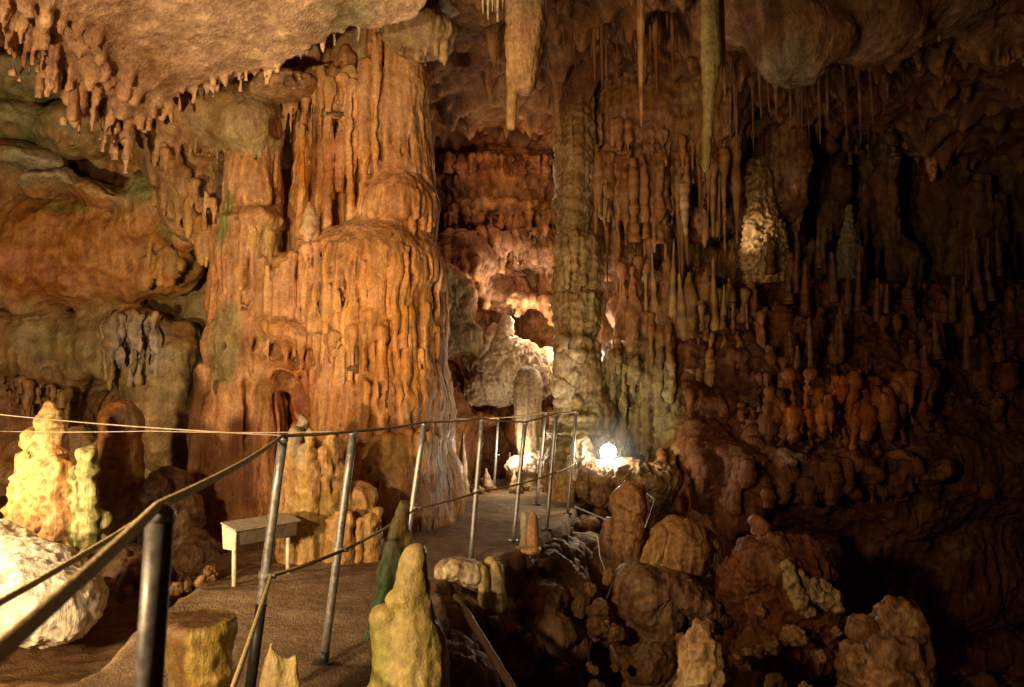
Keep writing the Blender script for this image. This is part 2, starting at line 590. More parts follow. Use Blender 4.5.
# ================================================================== LEFT WALL
V = Vol((-9.6, 8.7, -.6), (-2.75, 11.6, 6.6), .034)
V.wall_y(lambda x, z: 10.35 + .45 * noise2(x, z, .55, 3, 3.3) + .12 * (z - 2) * (z < 2) - .25 * np.clip(z - 3.6, 0, 3) + .25 * np.clip(-x - 6, 0, 9) * -1)
V.ell(P(85, 250, 9.9), (1.25, .55, .72), .15)
V.ell(P(30, 265, 9.9), (.6, .6, .6), .15)
V.ell(P(165, 262, 10.0), (.5, .4, .5), .15)
V.ell(P(175, 400, 10.0), (.62, .45, 1.0), .2)
V.ell(P(118, 350, 10.1), (.8, .4, .6), .2)
V.ell(P(30, 350, 10.2), (.9, .4, .5), .2)
V.ell(P(140, 325, 9.75), (.34, .25, .22), .08)
c = P(138, 330, 9.75)
V.flutes(c[0], c[1] - .05, .36, .26, P(0, 318, 9.5)[2], P(0, 380, 9.5)[2], 190, 350, 12, (.03, .045), .012, .12, 1.0)
V.ell(P(168, 258, 9.65), (.32, .2, .10), .06)
c = P(168, 262, 9.6)
V.flutes(c[0], c[1], .30, .20, P(0, 256, 9.5)[2], P(0, 284, 9.5)[2], 190, 350, 11, (.028, .042), .015, .06, .9)
V.ell(P(190, 218, 9.6), (.2, .2, .18), .06)
V.ell(P(185, 240, 9.6), (.16, .16, .12), .05)
V.ell(P(25, 160, 9.4), (.42, .4, .17), .06, ry=.2)
V.ell(P(48, 182, 9.35), (.35, .35, .14), .06, ry=-.15)
V.ell(P(12, 120, 9.4), (.5, .4, .2), .08)
V.ell(P(20, 80, 9.3), (.5, .4, .25), .08)
V.ell(P(100, 195, 9.5), (.55, .35, .14), .08, ry=.3)
V.ell(P(75, 130, 9.5), (.5, .4, .3), .1)
V.ell(P(150, 210, 9.6), (.35, .4, .5), .1)
V.fringe(P(52, 128, 9.2), P(75, 125, 9.2), 5, (.1, .25), (.04, .06), .03)
V.fringe(P(150, 170, 9.2), P(205, 240, 9.2), 14, (.1, .35), (.035, .06), .03)
V.ell(P(90, 410, 9.9), (.36, 1.5, .50), .08, True)
V.ell(P(25, 452, 9.7), (.6, .6, .28), .1, True)
V.ell(P(213, 350, 10.1), (.19, 1.5, 1.5), .1, True)
V.ell(P(5, 172, 9.4), (.14, .4, .12), .05, True)
V.fringe(P(-10, 385, 9.75), P(75, 400, 9.7), 22, (.05, .4), (.02, .05), .02, .1, .15)
rock_obj('cave_wall', V, (.50, .24, .08), (.40, .27, .11), 'rounded orange and grey-green cave wall at the left behind the stalagmites', 'cave wall', 'structure', mat=SMOOTH,
         paints=[(P(80, 250, 9.5), (1.5, 1, .75), (.52, .21, .05), .75), (P(40, 280, 9.5), (.5, 1, .45), RUST, .6), (P(110, 370, 9.8), (1.3, 1, .75), OLIVE, .8),
                 (P(180, 400, 9.8), (.6, 1, 1.0), (.42, .31, .13), .7), (P(138, 345, 9.5), (.35, .5, .4), (.42, .33, .25), .8), (P(30, 100, 9.3), (.9, 1, .55), (.22, .24, .1), .75),
                 (P(35, 170, 9.3), (.6, 1, .25), (.38, .36, .22), .8), (P(95, 160, 9.3), (.22, 1, .12), (.12, .22, .07), .6), (P(140, 190, 9.3), (.25, 1, .2), (.17, .25, .08), .6),
                 (P(60, 205, 9.3), (.3, .6, .1), (.1, .2, .05), .5), (P(172, 235, 9.5), (.12, .6, .12), (.17, .25, .07), .5), (P(20, 400, 9.8), (.8, 1, .5), BROWN, .7)],
         lump=.10, flute=.018, fine=.022, off=3.0, ff=6, band=.02, slot=.05)

# ================================================================== LEFT CEILING SLAB
V = Vol((-6.2, 1.6, 3.3), (-.2, 9.3, 6.0), .034)
Xg, Yg, Zg = V.ax[0][:, None], V.ax[1][None, :], V.ax[2]
under = 4.19 + .285 * (Xg + 4.15) - .148 * (Yg - 8.6) + .13 * noise2(Xg, Yg, .8, 4, 8.1)
T2, R2 = np.array([-4.2, 8.2]), np.array([-1.3, 7.55])
dirn = (R2 - T2) / np.linalg.norm(R2 - T2)
nrm = np.array([-dirn[1], dirn[0]])
e1 = (Xg - T2[0]) * nrm[0] + (Yg - T2[1]) * nrm[1] + .16 * noise2(Xg, Yg, 1.6, 3, 2.7)
e2 = (-4.15 - Xg) * .97 + (Yg - 8.2) * .02 + .12 * noise2(Xg, Yg, 1.5, 3, 5.7)
edge = np.maximum(e1, e2)
d3 = np.maximum((under[:, :, None] - Zg[None, None, :]) * .95, edge[:, :, None] + .25 * np.clip(under[:, :, None] + .35 - Zg[None, None, :], 0, .35))
V.d = np.minimum(V.d, np.maximum(d3, Zg[None, None, :] - 5.9 + 0 * Xg[:, :, None])).astype(np.float32)


def uz(x, y):
    return 4.19 + .285 * (x + 4.15) - .148 * (y - 8.6)


for i in range(84):
    t = (i + random.random()) / 84
    y = 8.15 - t * 3.3
    x = -4.15 + random.uniform(-.02, .14) - .03 * math.sin(y * 5)
    rr = random.uniform(.024, .05)
    L = random.uniform(.15, .5) * (1.1 if t < .5 else .9)
    V.cap((x, y, uz(x, y) + .12), (x - random.uniform(0, .08), y, uz(x, y) - L), rr, rr * .3, .035)
for i in range(26):
    t = (i + random.random()) / 26
    x = -4.15 + random.uniform(.15, .5)
    y = 8.1 - t * 2.2
    V.cap((x, y, uz(x, y) + .1), (x, y, uz(x, y) - random.uniform(.04, .16)), .06, .03, .08)
for i in range(44):
    t = (i + random.random()) / 44
    p = T2 + (R2 - T2) * t - nrm * random.uniform(.02, .22)
    V.cap((p[0], p[1], uz(*p) + .1), (p[0], p[1], uz(*p) - random.uniform(.05, .2)), .035, .012, .04)
rock_obj('cave_ceiling', V, (.80, .51, .31), (.74, .47, .27), 'smooth tan overhanging ceiling slab fringed with drip folds at top left', 'cave ceiling', 'structure', mat=COARSE,
         paints=[(P(290, 30, 7.2), (1.2, 1.0, .6), (.78, .54, .33), .7), (P(345, 10, 7.3), (.3, .5, .3), (.20, .26, .10), .5), (P(60, 60, 7), (.9, 1.6, .5), (.42, .2, .08), .6)],
         lump=.035, flute=.02, fine=.02, off=4.0, ff=9, band=.02)

# second ceiling mass, behind the slab and over the flowstone
V = Vol((-4.9, 7.5, 2.8), (-.3, 10.8, 6.7), .029)
V.ell(P(215, 118, 9.1), (.80, .55, .52), .15)
V.ell(P(250, 130, 8.9), (.40, .4, .40), .12)
V.ell(P(282, 84, 8.75), (.36, .35, .15), .06, ry=-.2)
V.ell(P(160, 128, 9.2), (.45, .5, .38), .12)
V.ell(P(190, 190, 9.35), (.42, .4, .62), .12)
V.ell(P(170, 160, 9.3), (.35, .4, .4), .12)
V.ell(P(208, 222, 9.35), (.2, .3, .3), .08)
V.ell(P(330, 40, 9.7), (1.2, .6, .7), .15)
V.ell(P(250, 40, 9.7), (1.6, .6, .8), .15)
V.ell(P(418, 32, 8.55), (.40, .40, .30), .1)
V.ell(P(392, -20, 8.6), (.7, .6, .45), .12)
V.ell(P(450, -15, 8.9), (.5, .5, .36), .12)
V.fringe(P(150, 165, 9.0), P(214, 248, 9.0), 26, (.15, .42), (.03, .06), .035)
V.fringe(P(158, 150, 8.85), P(216, 215, 8.85), 18, (.1, .3), (.03, .05), .035)
V.fringe(P(175, 150, 8.8), P(262, 158, 8.7), 16, (.04, .14), (.03, .05), .04)
V.fringe(P(285, 95, 9.0), P(358, 95, 8.9), 20, (.2, .65), (.035, .06), .025, .3)
V.fringe(P(268, 84, 8.5), P(300, 82, 8.5), 8, (.05, .15), (.02, .035), .03)
V.fringe(P(398, 48, 8.4), P(444, 52, 8.4), 12, (.05, .2), (.02, .035), .03)
V.ell(P(228, 160, 8.75), (.05, .3, .12), .04, True, ry=.4)
V.ell(P(275, 120, 8.7), (.05, .3, .2), .04, True)
rock_obj('cave_ceiling', V, (.52, .29, .12), (.48, .32, .14), 'lumpy hanging ceiling rock with dripping stone fringe above the flowstone column', 'cave ceiling', 'structure', mat=ROCK,
         paints=[(P(245, 130, 8.6), (.6, .6, .4), (.44, .33, .15), .7), (P(320, 110, 9), (.5, .6, .5), (.40, .18, .06), .7), (P(290, 84, 8.5), (.3, .4, .2), (.58, .34, .2), .6),
                 (P(210, 235, 9.1), (.3, .5, .35), (.55, .3, .09), .6), (P(378, 5, 8.3), (.35, .6, .3), (.3, .38, .18), .6), (P(420, 40, 8.3), (.5, .5, .3), (.38, .24, .13), .6)],
         lump=.05, flute=.02, fine=.016, off=5.0, ff=7)

# ================================================================== HIGH CEILING AND BACK CHAMBER
V = Vol((-2.6, 10.3, -.6), (2.2, 16.4, 7.6), .036)
V.wall_y(lambda x, z: 15.3 + .4 * noise2(x, z, .7, 3, 6.6) - .30 * np.clip(z - 4.2, 0, 9) * 2.6 + .2 * np.clip(1.5 - z, 0, 3))
V.ell(P(500, 190, 14.3), (1.35, .8, .75), .2)
V.ell(P(500, 212, 14.1), (1.15, .7, .3), .08)
V.fringe(P(440, 222, 13.6), P(556, 222, 13.6), 46, (.08, .3), (.03, .05), .03, .15, .12)
V.fringe(P(445, 165, 13.6), P(552, 165, 13.6), 40, (.1, .3), (.03, .05), .05, .15, .12)
V.ell(P(458, 80, 13), (.4, .5, .45), .15)
V.ell(P(480, 75, 12.8), (.35, .5, .2), .1)
V.ell(P(540, 110, 12.9), (.45, .6, .35), .15, ry=-.6)
V.ell(P(455, 260, 13.2), (.65, .5, .5), .15)
V.fringe(P(436, 268, 12.8), P(480, 268, 12.8), 14, (.15, .45), (.04, .07), .04)
V.ell(P(500, 280, 14.4), (1.0, .7, .6), .2)
V.ell(P(535, 255, 14.0), (.55, .7, .42), .15)
V.fringe(P(470, 250, 13.4), P(552, 240, 13.4), 24, (.15, .6), (.03, .07), .05, .2, .2)
for i in range(40):
    px = random.uniform(440, 556)
    V.ell(P(px, random.uniform(235, 305), 13.7 + random.uniform(-.1, .4)), (random.uniform(.06, .2), .15, random.uniform(.08, .25)), .06, ry=random.uniform(-.6, .6))
V.cap(P(476, 285, 13.2), P(484, 305, 13.1), .16, .07, .1)
V.cap(P(515, 300, 13.4), P(540, 300, 13.4), .16, .12, .15)
V.cap(P(548, 300, 13.3), P(556, 320, 13.3), .15, .1, .1)
V.ell(P(448, 315, 12.4), (.40, .4, .75), .15)
V.ell(P(438, 285, 12.3), (.2, .3, .3), .1)
V.ell(P(460, 335, 12.3), (.3, .3, .35), .1)
V.ell(P(480, 430, 14.6), (1.4, .8, 1.0), .2)
V.ell(P(440, 440, 13), (.55, .8, 1.3), .2)
V.ell(P(500, 425, 13.4), (.35, .6, .22), .1, True)
V.ell(P(470, 418, 13.2), (.4, .5, .14), .1)
V.fringe(P(520, 448, 13.3), P(555, 445, 13.3), 9, (.1, .3), (.03, .05), .03)
V.ell(P(535, 425, 13.6), (.5, .4, .35), .1)
rock_obj('back_chamber_wall', V, (.42, .17, .06), (.34, .15, .06), 'deep reddish back wall of the chamber behind the railing with drip-fringed ledge', 'cave wall', 'structure', mat=COARSE,
         paints=[(P(500, 275, 13.6), (1.0, 1.2, .7), (.72, .42, .26), .85), (P(448, 310, 12.1), (.5, .6, .9), (.36, .30, .14), .85), (P(500, 205, 13.6), (1.4, 1, .3), (.42, .2, .07), .7),
                 (P(465, 275, 12.8), (.5, .6, .4), (.62, .30, .13), .7), (P(500, 120, 13), (1, 1.5, .9), (.36, .12, .045), .7), (P(480, 430, 13), (.9, 1, .5), (.55, .24, .09), .6)],
         lump=.13, flute=.045, fine=.03, off=6.0, ff=7, band=.008, crack=.03, slot=.08)

# lit pale boulder leaning in the back chamber
V = Vol((-1.1, 11.9, .7), (1.2, 13.9, 3.0), .02)
V.ell(P(510, 368, 13.0), (.72, .5, .52), .1, ry=.45)
V.ell(P(500, 375, 12.9), (.5, .4, .5), .1)
V.cap(P(490, 385, 12.7), P(474, 320, 12.8), .22, .05, .08)
V.cap(P(500, 350, 12.8), P(508, 318, 12.8), .16, .05, .06)
V.cap(P(485, 350, 12.7), P(493, 328, 12.8), .14, .05, .06)
V.ell(P(478, 390, 12.7), (.2, .25, .25), .08)
V.ell(P(545, 372, 13.2), (.35, .4, .4), .12)
rock_obj('boulder', V, PALE, (.6, .45, .28), 'big pale knobbly boulder lit white in the back chamber', 'boulder', mat=SMOOTH,
         paints=[(P(530, 380, 12.8), (.5, .8, .4), (.34, .22, .12), .8)], lump=.09, flute=.04, fine=.02, pop=.05, crack=.02, off=7.0, ff=7)  # brown patch paints the boulder's shaded right side into its colour

# white rounded stalagmite under it
V = Vol((-.25, 11.6, -.2), (.65, 12.6, 2.1), .016)
V.cap(P(528, 445, 12.1), P(527, 388, 12.1), .17, .19, .05)
V.ell(P(528, 380, 12.1), (.2, .2, .22), .06)
V.cap(P(530, 500, 12.1), P(528, 440, 12.1), .12, .15, .05)
V.flutes(P(528, 0, 12.1)[0], 12.1, .17, .17, P(0, 385, 12)[2], P(0, 440, 12)[2], 180, 360, 10, (.03, .05), .03, .1)
rock_obj('stalagmite', V, (.52, .40, .25), (.46, .34, .2), 'cream rounded stalagmite standing below the pale boulder behind the railing', 'stalagmite', mat=SMOOTH, lump=.02, flute=.015, fine=.01, off=8.0, ff=9)

# ================================================================== TIERED CENTRAL COLUMN
V = Vol((-.1, 10.3, -.4), (2.0, 12.4, 6.9), .021)
cx, cy = P(577, 300, 11.3)[0], 11.3
V.cap(P(572, 510, 11.3), P(574, 200, 11.3), .27, .2, .1)
V.cap(P(572, 215, 11.3), P(566, 75, 11.4), .24, .15, .1)
V.cap(P(582, 215, 11.4), P(583, 80, 11.5), .16, .14, .08)
V.cap(P(566, 95, 11.4), P(578, 55, 11.5), .13, .22, .1)
V.ell(P(580, 52, 11.5), (.45, .35, .3), .1)
for py, rx, hz in ((222, .20, .12), (250, .29, .16), (275, .25, .12), (305, .30, .16), (330, .24, .12), (352, .29, .2)):
    V.ell(P(577, py, 11.3), (rx, rx, hz), .06)
for y0, y1, rr, n in ((90, 205, .18, 10), (238, 285, .29, 18), (298, 325, .30, 18), (325, 350, .25, 14), (345, 402, .29, 18)):
    V.flutes(cx, cy, rr, rr, P(0, y0, 11)[2], P(0, y1, 11)[2], 180, 360, n, (.025, .05), .03, .1, .8, .06)
for px, py, r in [(random.uniform(555, 580), 338 + i * 2.6 + random.uniform(-3, 3), random.uniform(.05, .10)) for i in range(30)]:
    V.ell(P(px, py, 10.99 + random.uniform(-.05, .05)), (r, r, r * random.uniform(.6, 1.2)), .06, ry=random.uniform(-.5, .5))
V.ell(P(580, 440, 11.3), (.44, .42, .5), .1)
V.ell(P(570, 470, 11.2), (.42, .42, .5), .1)
V.ell(P(595, 420, 11.3), (.3, .3, .4), .08)
for py, rx in ((418, .36), (432, .42), (448, .45), (465, .46)):
    V.ell(P(577, py, 11.2), (rx, rx, .07), .06)
V.cap(P(557, 520, 10.9), P(560, 475, 11), .12, .14, .05)
V.cap(P(566, 520, 10.7), P(568, 470, 10.9), .1, .12, .05)
rock_obj('column', V, (.25, .155, .06), (.34, .22, .09), 'tall tiered olive-brown column rising beside the lit lamp at the end of the railing', 'column',
         paints=[(P(565, 380, 10.9), (.28, .4, .5), PALE, .75), (P(580, 440, 10.9), (.6, .6, .5), (.45, .40, .2), .75), (P(572, 140, 11), (.4, .5, .9), (.27, .14, .05), .8),
                 (P(595, 300, 11), (.2, .5, .5), (.2, .17, .06), .6), (P(562, 500, 10.8), (.4, .4, .4), (.5, .3, .1), .7)],
         lump=.04, flute=.024, fine=.02, pop=.03, off=9.0, ff=8, band=.02, slot=.05)

# ================================================================== RIGHT CENTRE WALL
V = Vol((1.0, 9.4, -2.2), (4.9, 13.9, 6.9), .032)
V.wall_y(lambda x, z: 13.1 + .35 * noise2(x, z, .8, 3, 9.6) - .25 * np.clip(z - 4, 0, 5) + .0 * x)
V.ell(P(650, 130, 12.0), (1.25, .8, .95), .2)
V.ell(P(700, 110, 11.9), (.8, .8, 1.1), .2)
V.ell(P(640, 60, 11.8), (1.3, .8, .5), .2)
V.fringe(P(588, 182, 11.4), P(655, 195, 11.3), 30, (.35, 1.0), (.035, .06), .03, .4, .15)
V.fringe(P(640, 185, 11.4), P(725, 180, 11.4), 26, (.2, .7), (.035, .06), .03, .4, .15)
V.fringe(P(590, 135, 11.35), P(720, 170, 11.2), 26, (.1, .4), (.03, .05), .05, .3, .1)
V.ell(P(700, 225, 11.8), (.35, .4, .28), .08)
V.ell(P(612, 250, 12.3), (.5, .4, .5), .12)
# mass below, bulging out under the curtains and running down into the pit
V.ell(P(690, 400, 12.0), (1.35, 1.0, 1.35), .25)
V.ell(P(640, 400, 12.0), (.7, .6, 1.1), .2)
V.ell(P(700, 480, 11.2), (.75, .8, 1.0), .2)
V.ell(P(745, 460, 11.3), (.7, .8, .9), .2)
V.ell(P(640, 310, 12.2), (.55, .45, .4), .12)
for i in range(26):
    px = 612 + i * 5.6
    V.ell(P(px, random.uniform(362, 390) + max(0, px - 690) * .25, 11.3 + random.uniform(-.15, .2)), (.10, .14, random.uniform(.2, .45)), .06)
V.ell(P(680, 420, 11.4), (.9, .5, .6), .15)
V.ell(P(755, 360, 11.8), (.25, .3, .9), .1)
V.ell(P(765, 400, 11.6), (.35, .4, .6), .1)
V.cap(P(700, 560, 10.6), P(700, 450, 11), .5, .5, .2)
V.cap(P(725, 550, 10.6), P(728, 470, 11), .3, .35, .15)
V.cap(P(680, 545, 10.4), P(684, 470, 10.8), .2, .3, .1)
for i in range(120):
    px = random.uniform(612, 765)
    y0 = random.uniform(300, 440)
    yy = 11.15 + random.uniform(-.15, .25) + abs(px - 690) * .003
    r = random.uniform(.02, .055)
    V.cap(P(px, y0, yy - .1), P(px + random.uniform(-4, 4), y0 + random.uniform(25, 80), yy - .2), r * .6, r, .03)
for i in range(16):
    px = 622 + i * 9.4 + random.uniform(-4, 4)
    y0 = 262 + i * 2 + random.uniform(-16, 20)
    yy = 11.55 + random.uniform(-.25, .2)
    V.cap(P(px, y0, yy), P(px, y0 + random.uniform(60, 100), yy), .03, random.uniform(.09, .13), .10)
for i in range(24):
    px = random.uniform(660, 760)
    V.ell(P(px, random.uniform(430, 520), 10.6 + random.uniform(0, .3)), (.06, .1, .14), .04)
V.ell(P(735, 462, 10.6), (.12, .4, .12), .05, True)
V.ell(P(700, 440, 10.5), (.05, .3, .1), .05, True)
V.ell(P(680, 465, 10.5), (.05, .3, .14), .05, True)
V.ell(P(690, 255, 11.6), (.22, .5, .35), .1, True)
V.ell(P(735, 240, 11.6), (.16, .8, .7), .1, True)
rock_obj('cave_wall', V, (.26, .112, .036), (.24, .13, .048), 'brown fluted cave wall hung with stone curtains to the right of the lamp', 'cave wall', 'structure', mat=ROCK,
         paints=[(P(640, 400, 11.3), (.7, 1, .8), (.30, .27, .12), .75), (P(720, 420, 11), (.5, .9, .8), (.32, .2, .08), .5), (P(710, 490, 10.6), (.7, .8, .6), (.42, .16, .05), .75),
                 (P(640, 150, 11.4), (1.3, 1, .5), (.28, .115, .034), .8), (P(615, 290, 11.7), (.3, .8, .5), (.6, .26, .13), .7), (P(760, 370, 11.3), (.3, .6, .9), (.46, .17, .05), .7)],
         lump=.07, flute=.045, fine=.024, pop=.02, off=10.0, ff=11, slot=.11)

# ================================================================== FAR RIGHT WALL
V = Vol((3.4, 10.6, -1.2), (11.5, 16.8, 7.4), .05)
V.wall_y(lambda x, z: 15.4 + .6 * noise2(x, z, .5, 3, 12.6) - .12 * (x - 4) - .35 * np.clip(2.2 - z, 0, 5))
for px, y0, y1, Y, r0, r1 in ((745, 60, 330, 13.2, .22, .2), (760, 60, 300, 13.6, .14, .2), (800, 110, 330, 14, .25, .3), (830, 120, 260, 14, .2, .12), (890, 130, 330, 13.6, .28, .3), (868, 150, 300, 14.2, .15, .22),
                              (970, 200, 330, 13.5, .25, .4), (940, 60, 340, 14.4, .4, .5), (1000, 90, 340, 14.0, .3, .4), (780, 220, 330, 13.6, .2, .3), (815, 250, 350, 13, .14, .2)):
    V.cap(P(px, y0, Y), P(px, y1, Y), r0, r1, .15)
    V.flutes(P(px, 0, Y)[0], Y, (r0 + r1) * .5, (r0 + r1) * .5, P(0, y0, Y)[2], P(0, y1, Y)[2], 180, 360, 9, (.04, .08), .05, .6, .9, .5)
V.fringe(P(740, 95, 13), P(960, 90, 13), 50, (.3, 1.3), (.05, .09), .06, .4, .4)
V.ell(P(840, 90, 13.6), (2.2, 1.2, .7), .3)
V.ell(P(960, 330, 12.8), (1.8, 1.0, .8), .3)
V.ell(P(850, 340, 12.9), (1.3, .9, .6), .3)
V.ell(P(790, 330, 12.6), (.5, .6, .8), .2)
V.ell(P(915, 190, 13.5), (.38, 2, 1.0), .15, True)
V.ell(P(815, 215, 13.6), (.3, 1.5, .5), .15, True)
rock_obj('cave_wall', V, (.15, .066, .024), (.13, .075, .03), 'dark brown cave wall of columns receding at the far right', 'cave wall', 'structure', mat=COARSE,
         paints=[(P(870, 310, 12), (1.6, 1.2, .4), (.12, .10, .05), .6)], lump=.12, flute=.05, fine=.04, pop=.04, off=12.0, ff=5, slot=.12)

# orange ledge at lower right
V = Vol((2.4, 8.6, -2.4), (8.4, 13.2, 3.2), .035)
V.wall_y(lambda x, z: 9.95 + .85 * np.clip(z - .75, 0, 5) + .9 * np.clip(.25 - z, 0, .9) + .35 * noise2(x, z, .9, 3, 15.6) + .12 * np.abs(x - 4.2), .2)
for i in range(60):
    px = random.uniform(760, 1030)
    py = random.uniform(250, 375)
    Y = 10.2 + (375 - py) * .016 + .002 * abs(px - 830)
    rr = random.uniform(.05, .13)
    V.cap(P(px, py, Y), P(px + random.uniform(-4, 4), py + random.uniform(15, 60), Y - .1), rr * .3, rr * .7, .05)
for i in range(210):
    px = random.uniform(740, 1000)
    py = random.uniform(362, 465)
    Y = 9.95 + .85 * max(0, (398 - py) / 78. + .65) * (py < 440) + random.uniform(-.12, .12) + .002 * abs(px - 830)
    rr = random.uniform(.018, .045)
    V.cap(P(px, py, Y), P(px + random.uniform(-4, 4), py + random.uniform(10, 45), Y - .12), rr * .7, rr, .03)
for i in range(60):
    px = random.uniform(750, 930)
    py = 372 + random.uniform(0, 50)
    Y = 9.62 + random.uniform(0, .25) + abs(px - 830) * .004
    rr = random.uniform(.025, .05)
    V.cap(P(px, py, Y), P(px + random.uniform(-5, 5), py + random.uniform(15, 50), Y - .02), rr, rr * .5, .03)
V.fringe(P(740, 478, 9.7), P(930, 478, 9.9), 60, (.05, .4), (.02, .055), .04, .2, .25)
for i in range(22):
    px = random.uniform(730, 960)
    py = random.uniform(455, 490)
    V.ell(P(px, py, 9.9 + random.uniform(-.2, .5)), (random.uniform(.12, .3), .25, random.uniform(.1, .2)), .07, ry=random.uniform(-.5, .5))
V.ell(P(735, 500, 10.3), (.35, .5, .7), .15)
V.ell(P(850, 530, 11.2), (.9, .6, .8), .2)
V.ell(P(950, 570, 11.2), (1.2, .6, .9), .2)
for px, py in ((808, 470), (840, 452), (868, 482), (905, 468), (775, 475), (890, 440)):
    V.ell(P(px, py, 9.45), (.14, .5, .13), .08, True, ry=.5)
V.cap(P(805, 390, 9.45), P(797, 425, 9.5), .03, .03, .03, True)
rock_obj('cave_wall', V, (.17, .062, .02), (.13, .052, .018), 'rusty orange fluted rock ledge above the dark hollow at lower right', 'cave wall', 'structure', mat=COARSE,  # the slope's shade is put into this dark base, outside the ledge patch
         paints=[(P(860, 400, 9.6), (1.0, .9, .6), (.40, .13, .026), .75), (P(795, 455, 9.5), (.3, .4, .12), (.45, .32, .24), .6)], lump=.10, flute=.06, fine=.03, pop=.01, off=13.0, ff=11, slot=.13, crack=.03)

# right ceiling lumps
V = Vol((1.2, 6.3, 3.9), (6.6, 10.6, 7.0), .032)
V.ell(P(800, 40, 8.3), (.55, .5, .45), .12)
V.ell(P(785, 55, 8.2), (.28, .3, .28), .08)
V.ell(P(812, 62, 8.2), (.2, .25, .25), .08)
V.ell(P(865, 15, 8.5), (.75, .6, .5), .15)
V.ell(P(885, 40, 8.5), (.38, .4, .26), .1)
V.ell(P(760, 0, 8.4), (.6, .6, .45), .15)
V.ell(P(730, 15, 9.0), (.5, .6, .35), .15)
V.ell(P(930, -10, 8.6), (.8, .7, .5), .15)
V.ell(P(1000, -10, 9.5), (1.0, .8, .9), .15)
V.ell(P(1010, 45, 9.6), (.42, .5, .22), .1)
V.ell(P(850, -60, 8.6), (2.5, 1.2, .6), .2)
V.fringe(P(985, 55, 9.3), P(1040, 55, 9.3), 14, (.05, .25), (.03, .05), .03)
V.fringe(P(870, 52, 8.3), P(940, 40, 8.3), 8, (.03, .12), (.02, .03), .03)
rock_obj('cave_ceiling', V, (.30, .18, .09), (.34, .17, .075), 'bulging brown ceiling rock with rounded lobes at top right', 'cave ceiling', 'structure', mat=COARSE,
         paints=[(P(790, 65, 8), (.4, .5, .3), (.36, .33, .2), .6)], lump=.09, flute=.0, fine=.02, off=14.0)

# general high ceiling
nx, ny = 520, 460
gx, gy = np.meshgrid(np.linspace(-11, 12, nx), np.linspace(-3, 17.5, ny), indexing='ij')
gz = 6.15 + .35 * noise2(gx, gy, .45, 4, 21.0) + .05 * noise2(gx, gy, 2.5, 3, 22.0) + .12 * np.clip(np.abs(gx) - 6, 0, 9) * -1 + .5 * np.clip(3 - gy, 0, 4) * -.2
n1 = np.clip(noise2(gx, gy, 1.3, 2, 24.), 0, 1)
n2 = np.clip(noise2(gx, gy, 4.0, 2, 25.), 0, 1)
gz = gz - .8 * n1 ** 2 - .45 * n2 ** 2.2 - .08 * np.abs(noise2(gx, gy, 2.2, 3, 26.))
gv = np.stack([gx.ravel(), gy.ravel(), gz.ravel()], 1)
ii = np.arange(nx * ny).reshape(nx, ny)
gq = np.stack([ii[:-1, :-1].ravel(), ii[:-1, 1:].ravel(), ii[1:, 1:].ravel(), ii[1:, :-1].ravel()], 1).astype(np.int32)
gc = colour(gv, None, (.22, .095, .035), (.27, .13, .05), 21.)
tag(link('cave_ceiling', new_mesh('cave_ceiling', gv, gq, True, gc), COARSE), 'brown vault of the cave seen between the hanging stalactites at top centre', 'cave ceiling', kind='structure')

# outer shell that closes the cave
na, nz = 260, 90
aa, zz = np.meshgrid(np.linspace(0, 2 * math.pi, na), np.linspace(-4, 8.5, nz), indexing='ij')
rr = 1 + .05 * np.stack([noise2(np.cos(aa) * 6 + zz * .2, np.sin(aa) * 6 - zz * .2, .5, 3, 31.)]).squeeze() + .03 * noise2(aa * 6, zz, .8, 3, 35.)
rr[-1] = rr[0]
gv = np.stack([(1 + 11.3 * rr * np.cos(aa)).ravel(), (7.6 + 10.2 * rr * np.sin(aa)).ravel(), zz.ravel()], 1)
ii = np.arange(na * nz).reshape(na, nz)
gq = np.stack([ii[:-1, :-1].ravel(), ii[1:, :-1].ravel(), ii[1:, 1:].ravel(), ii[:-1, 1:].ravel()], 1).astype(np.int32)
gc = colour(gv, None, (.22, .11, .05), (.26, .16, .08), 31.)
tag(link('cave_wall', new_mesh('cave_wall', gv, gq[:, ::-1].copy(), True, gc), COARSE), 'dark surrounding rock of the cave glimpsed in the gaps between formations', 'cave wall', kind='structure')

# ================================================================== GROUND
nx, ny = 620, 560
gx, gy = np.meshgrid(np.linspace(-9, 9.5, nx), np.linspace(.2, 16.2, ny), indexing='ij')
edge_y = np.array([-2, 2.0, 3.2, 4.6, 6.0, 6.5, 7.4, 8.3, 9.2, 10.4, 11.5, 13, 18])
edge_x = np.array([-.95, -.85, -.62, -.38, -.52, -.42, .10, .38, .62, .95, 1.3, 1.6, 2.2])
ex = np.interp(gy, edge_y, edge_x) + .07 * noise2(gx, gy, 1.7, 3, 41.)
over = gx - ex
depth = 2.6
drop = depth * (1 - np.exp(-np.clip(over, 0, 9) * 4.5)) * np.clip(over * 8, 0, 1)
gz = -drop
left_edge = np.interp(gy, [0, 3.5, 4.5, 5.2, 5.9, 7.0, 18], [-1.9, -2.05, -2.15, -2.25, -2.35, -2.6, -3.0]) + .16 * noise2(gx, gy, 1.6, 4, 43.)
lo = np.clip(left_edge - gx, 0, 9)
gz = gz - .22 * np.clip(lo * 5, 0, 1) + .25 * np.clip(lo - .8, 0, 3) * .5
p3 = np.stack([gx.ravel(), gy.ravel(), np.zeros(gx.size)], 1)
rough = (.14 * fbm(p3, 1.1, 4, 44.) + .05 * (.5 - np.abs(perlin(p3, (5, 5, 5), 45.)))).reshape(gx.shape)
onp = np.clip(1 - np.clip(over * 4, 0, 1) - np.clip(lo * 4, 0, 1), 0, 1)
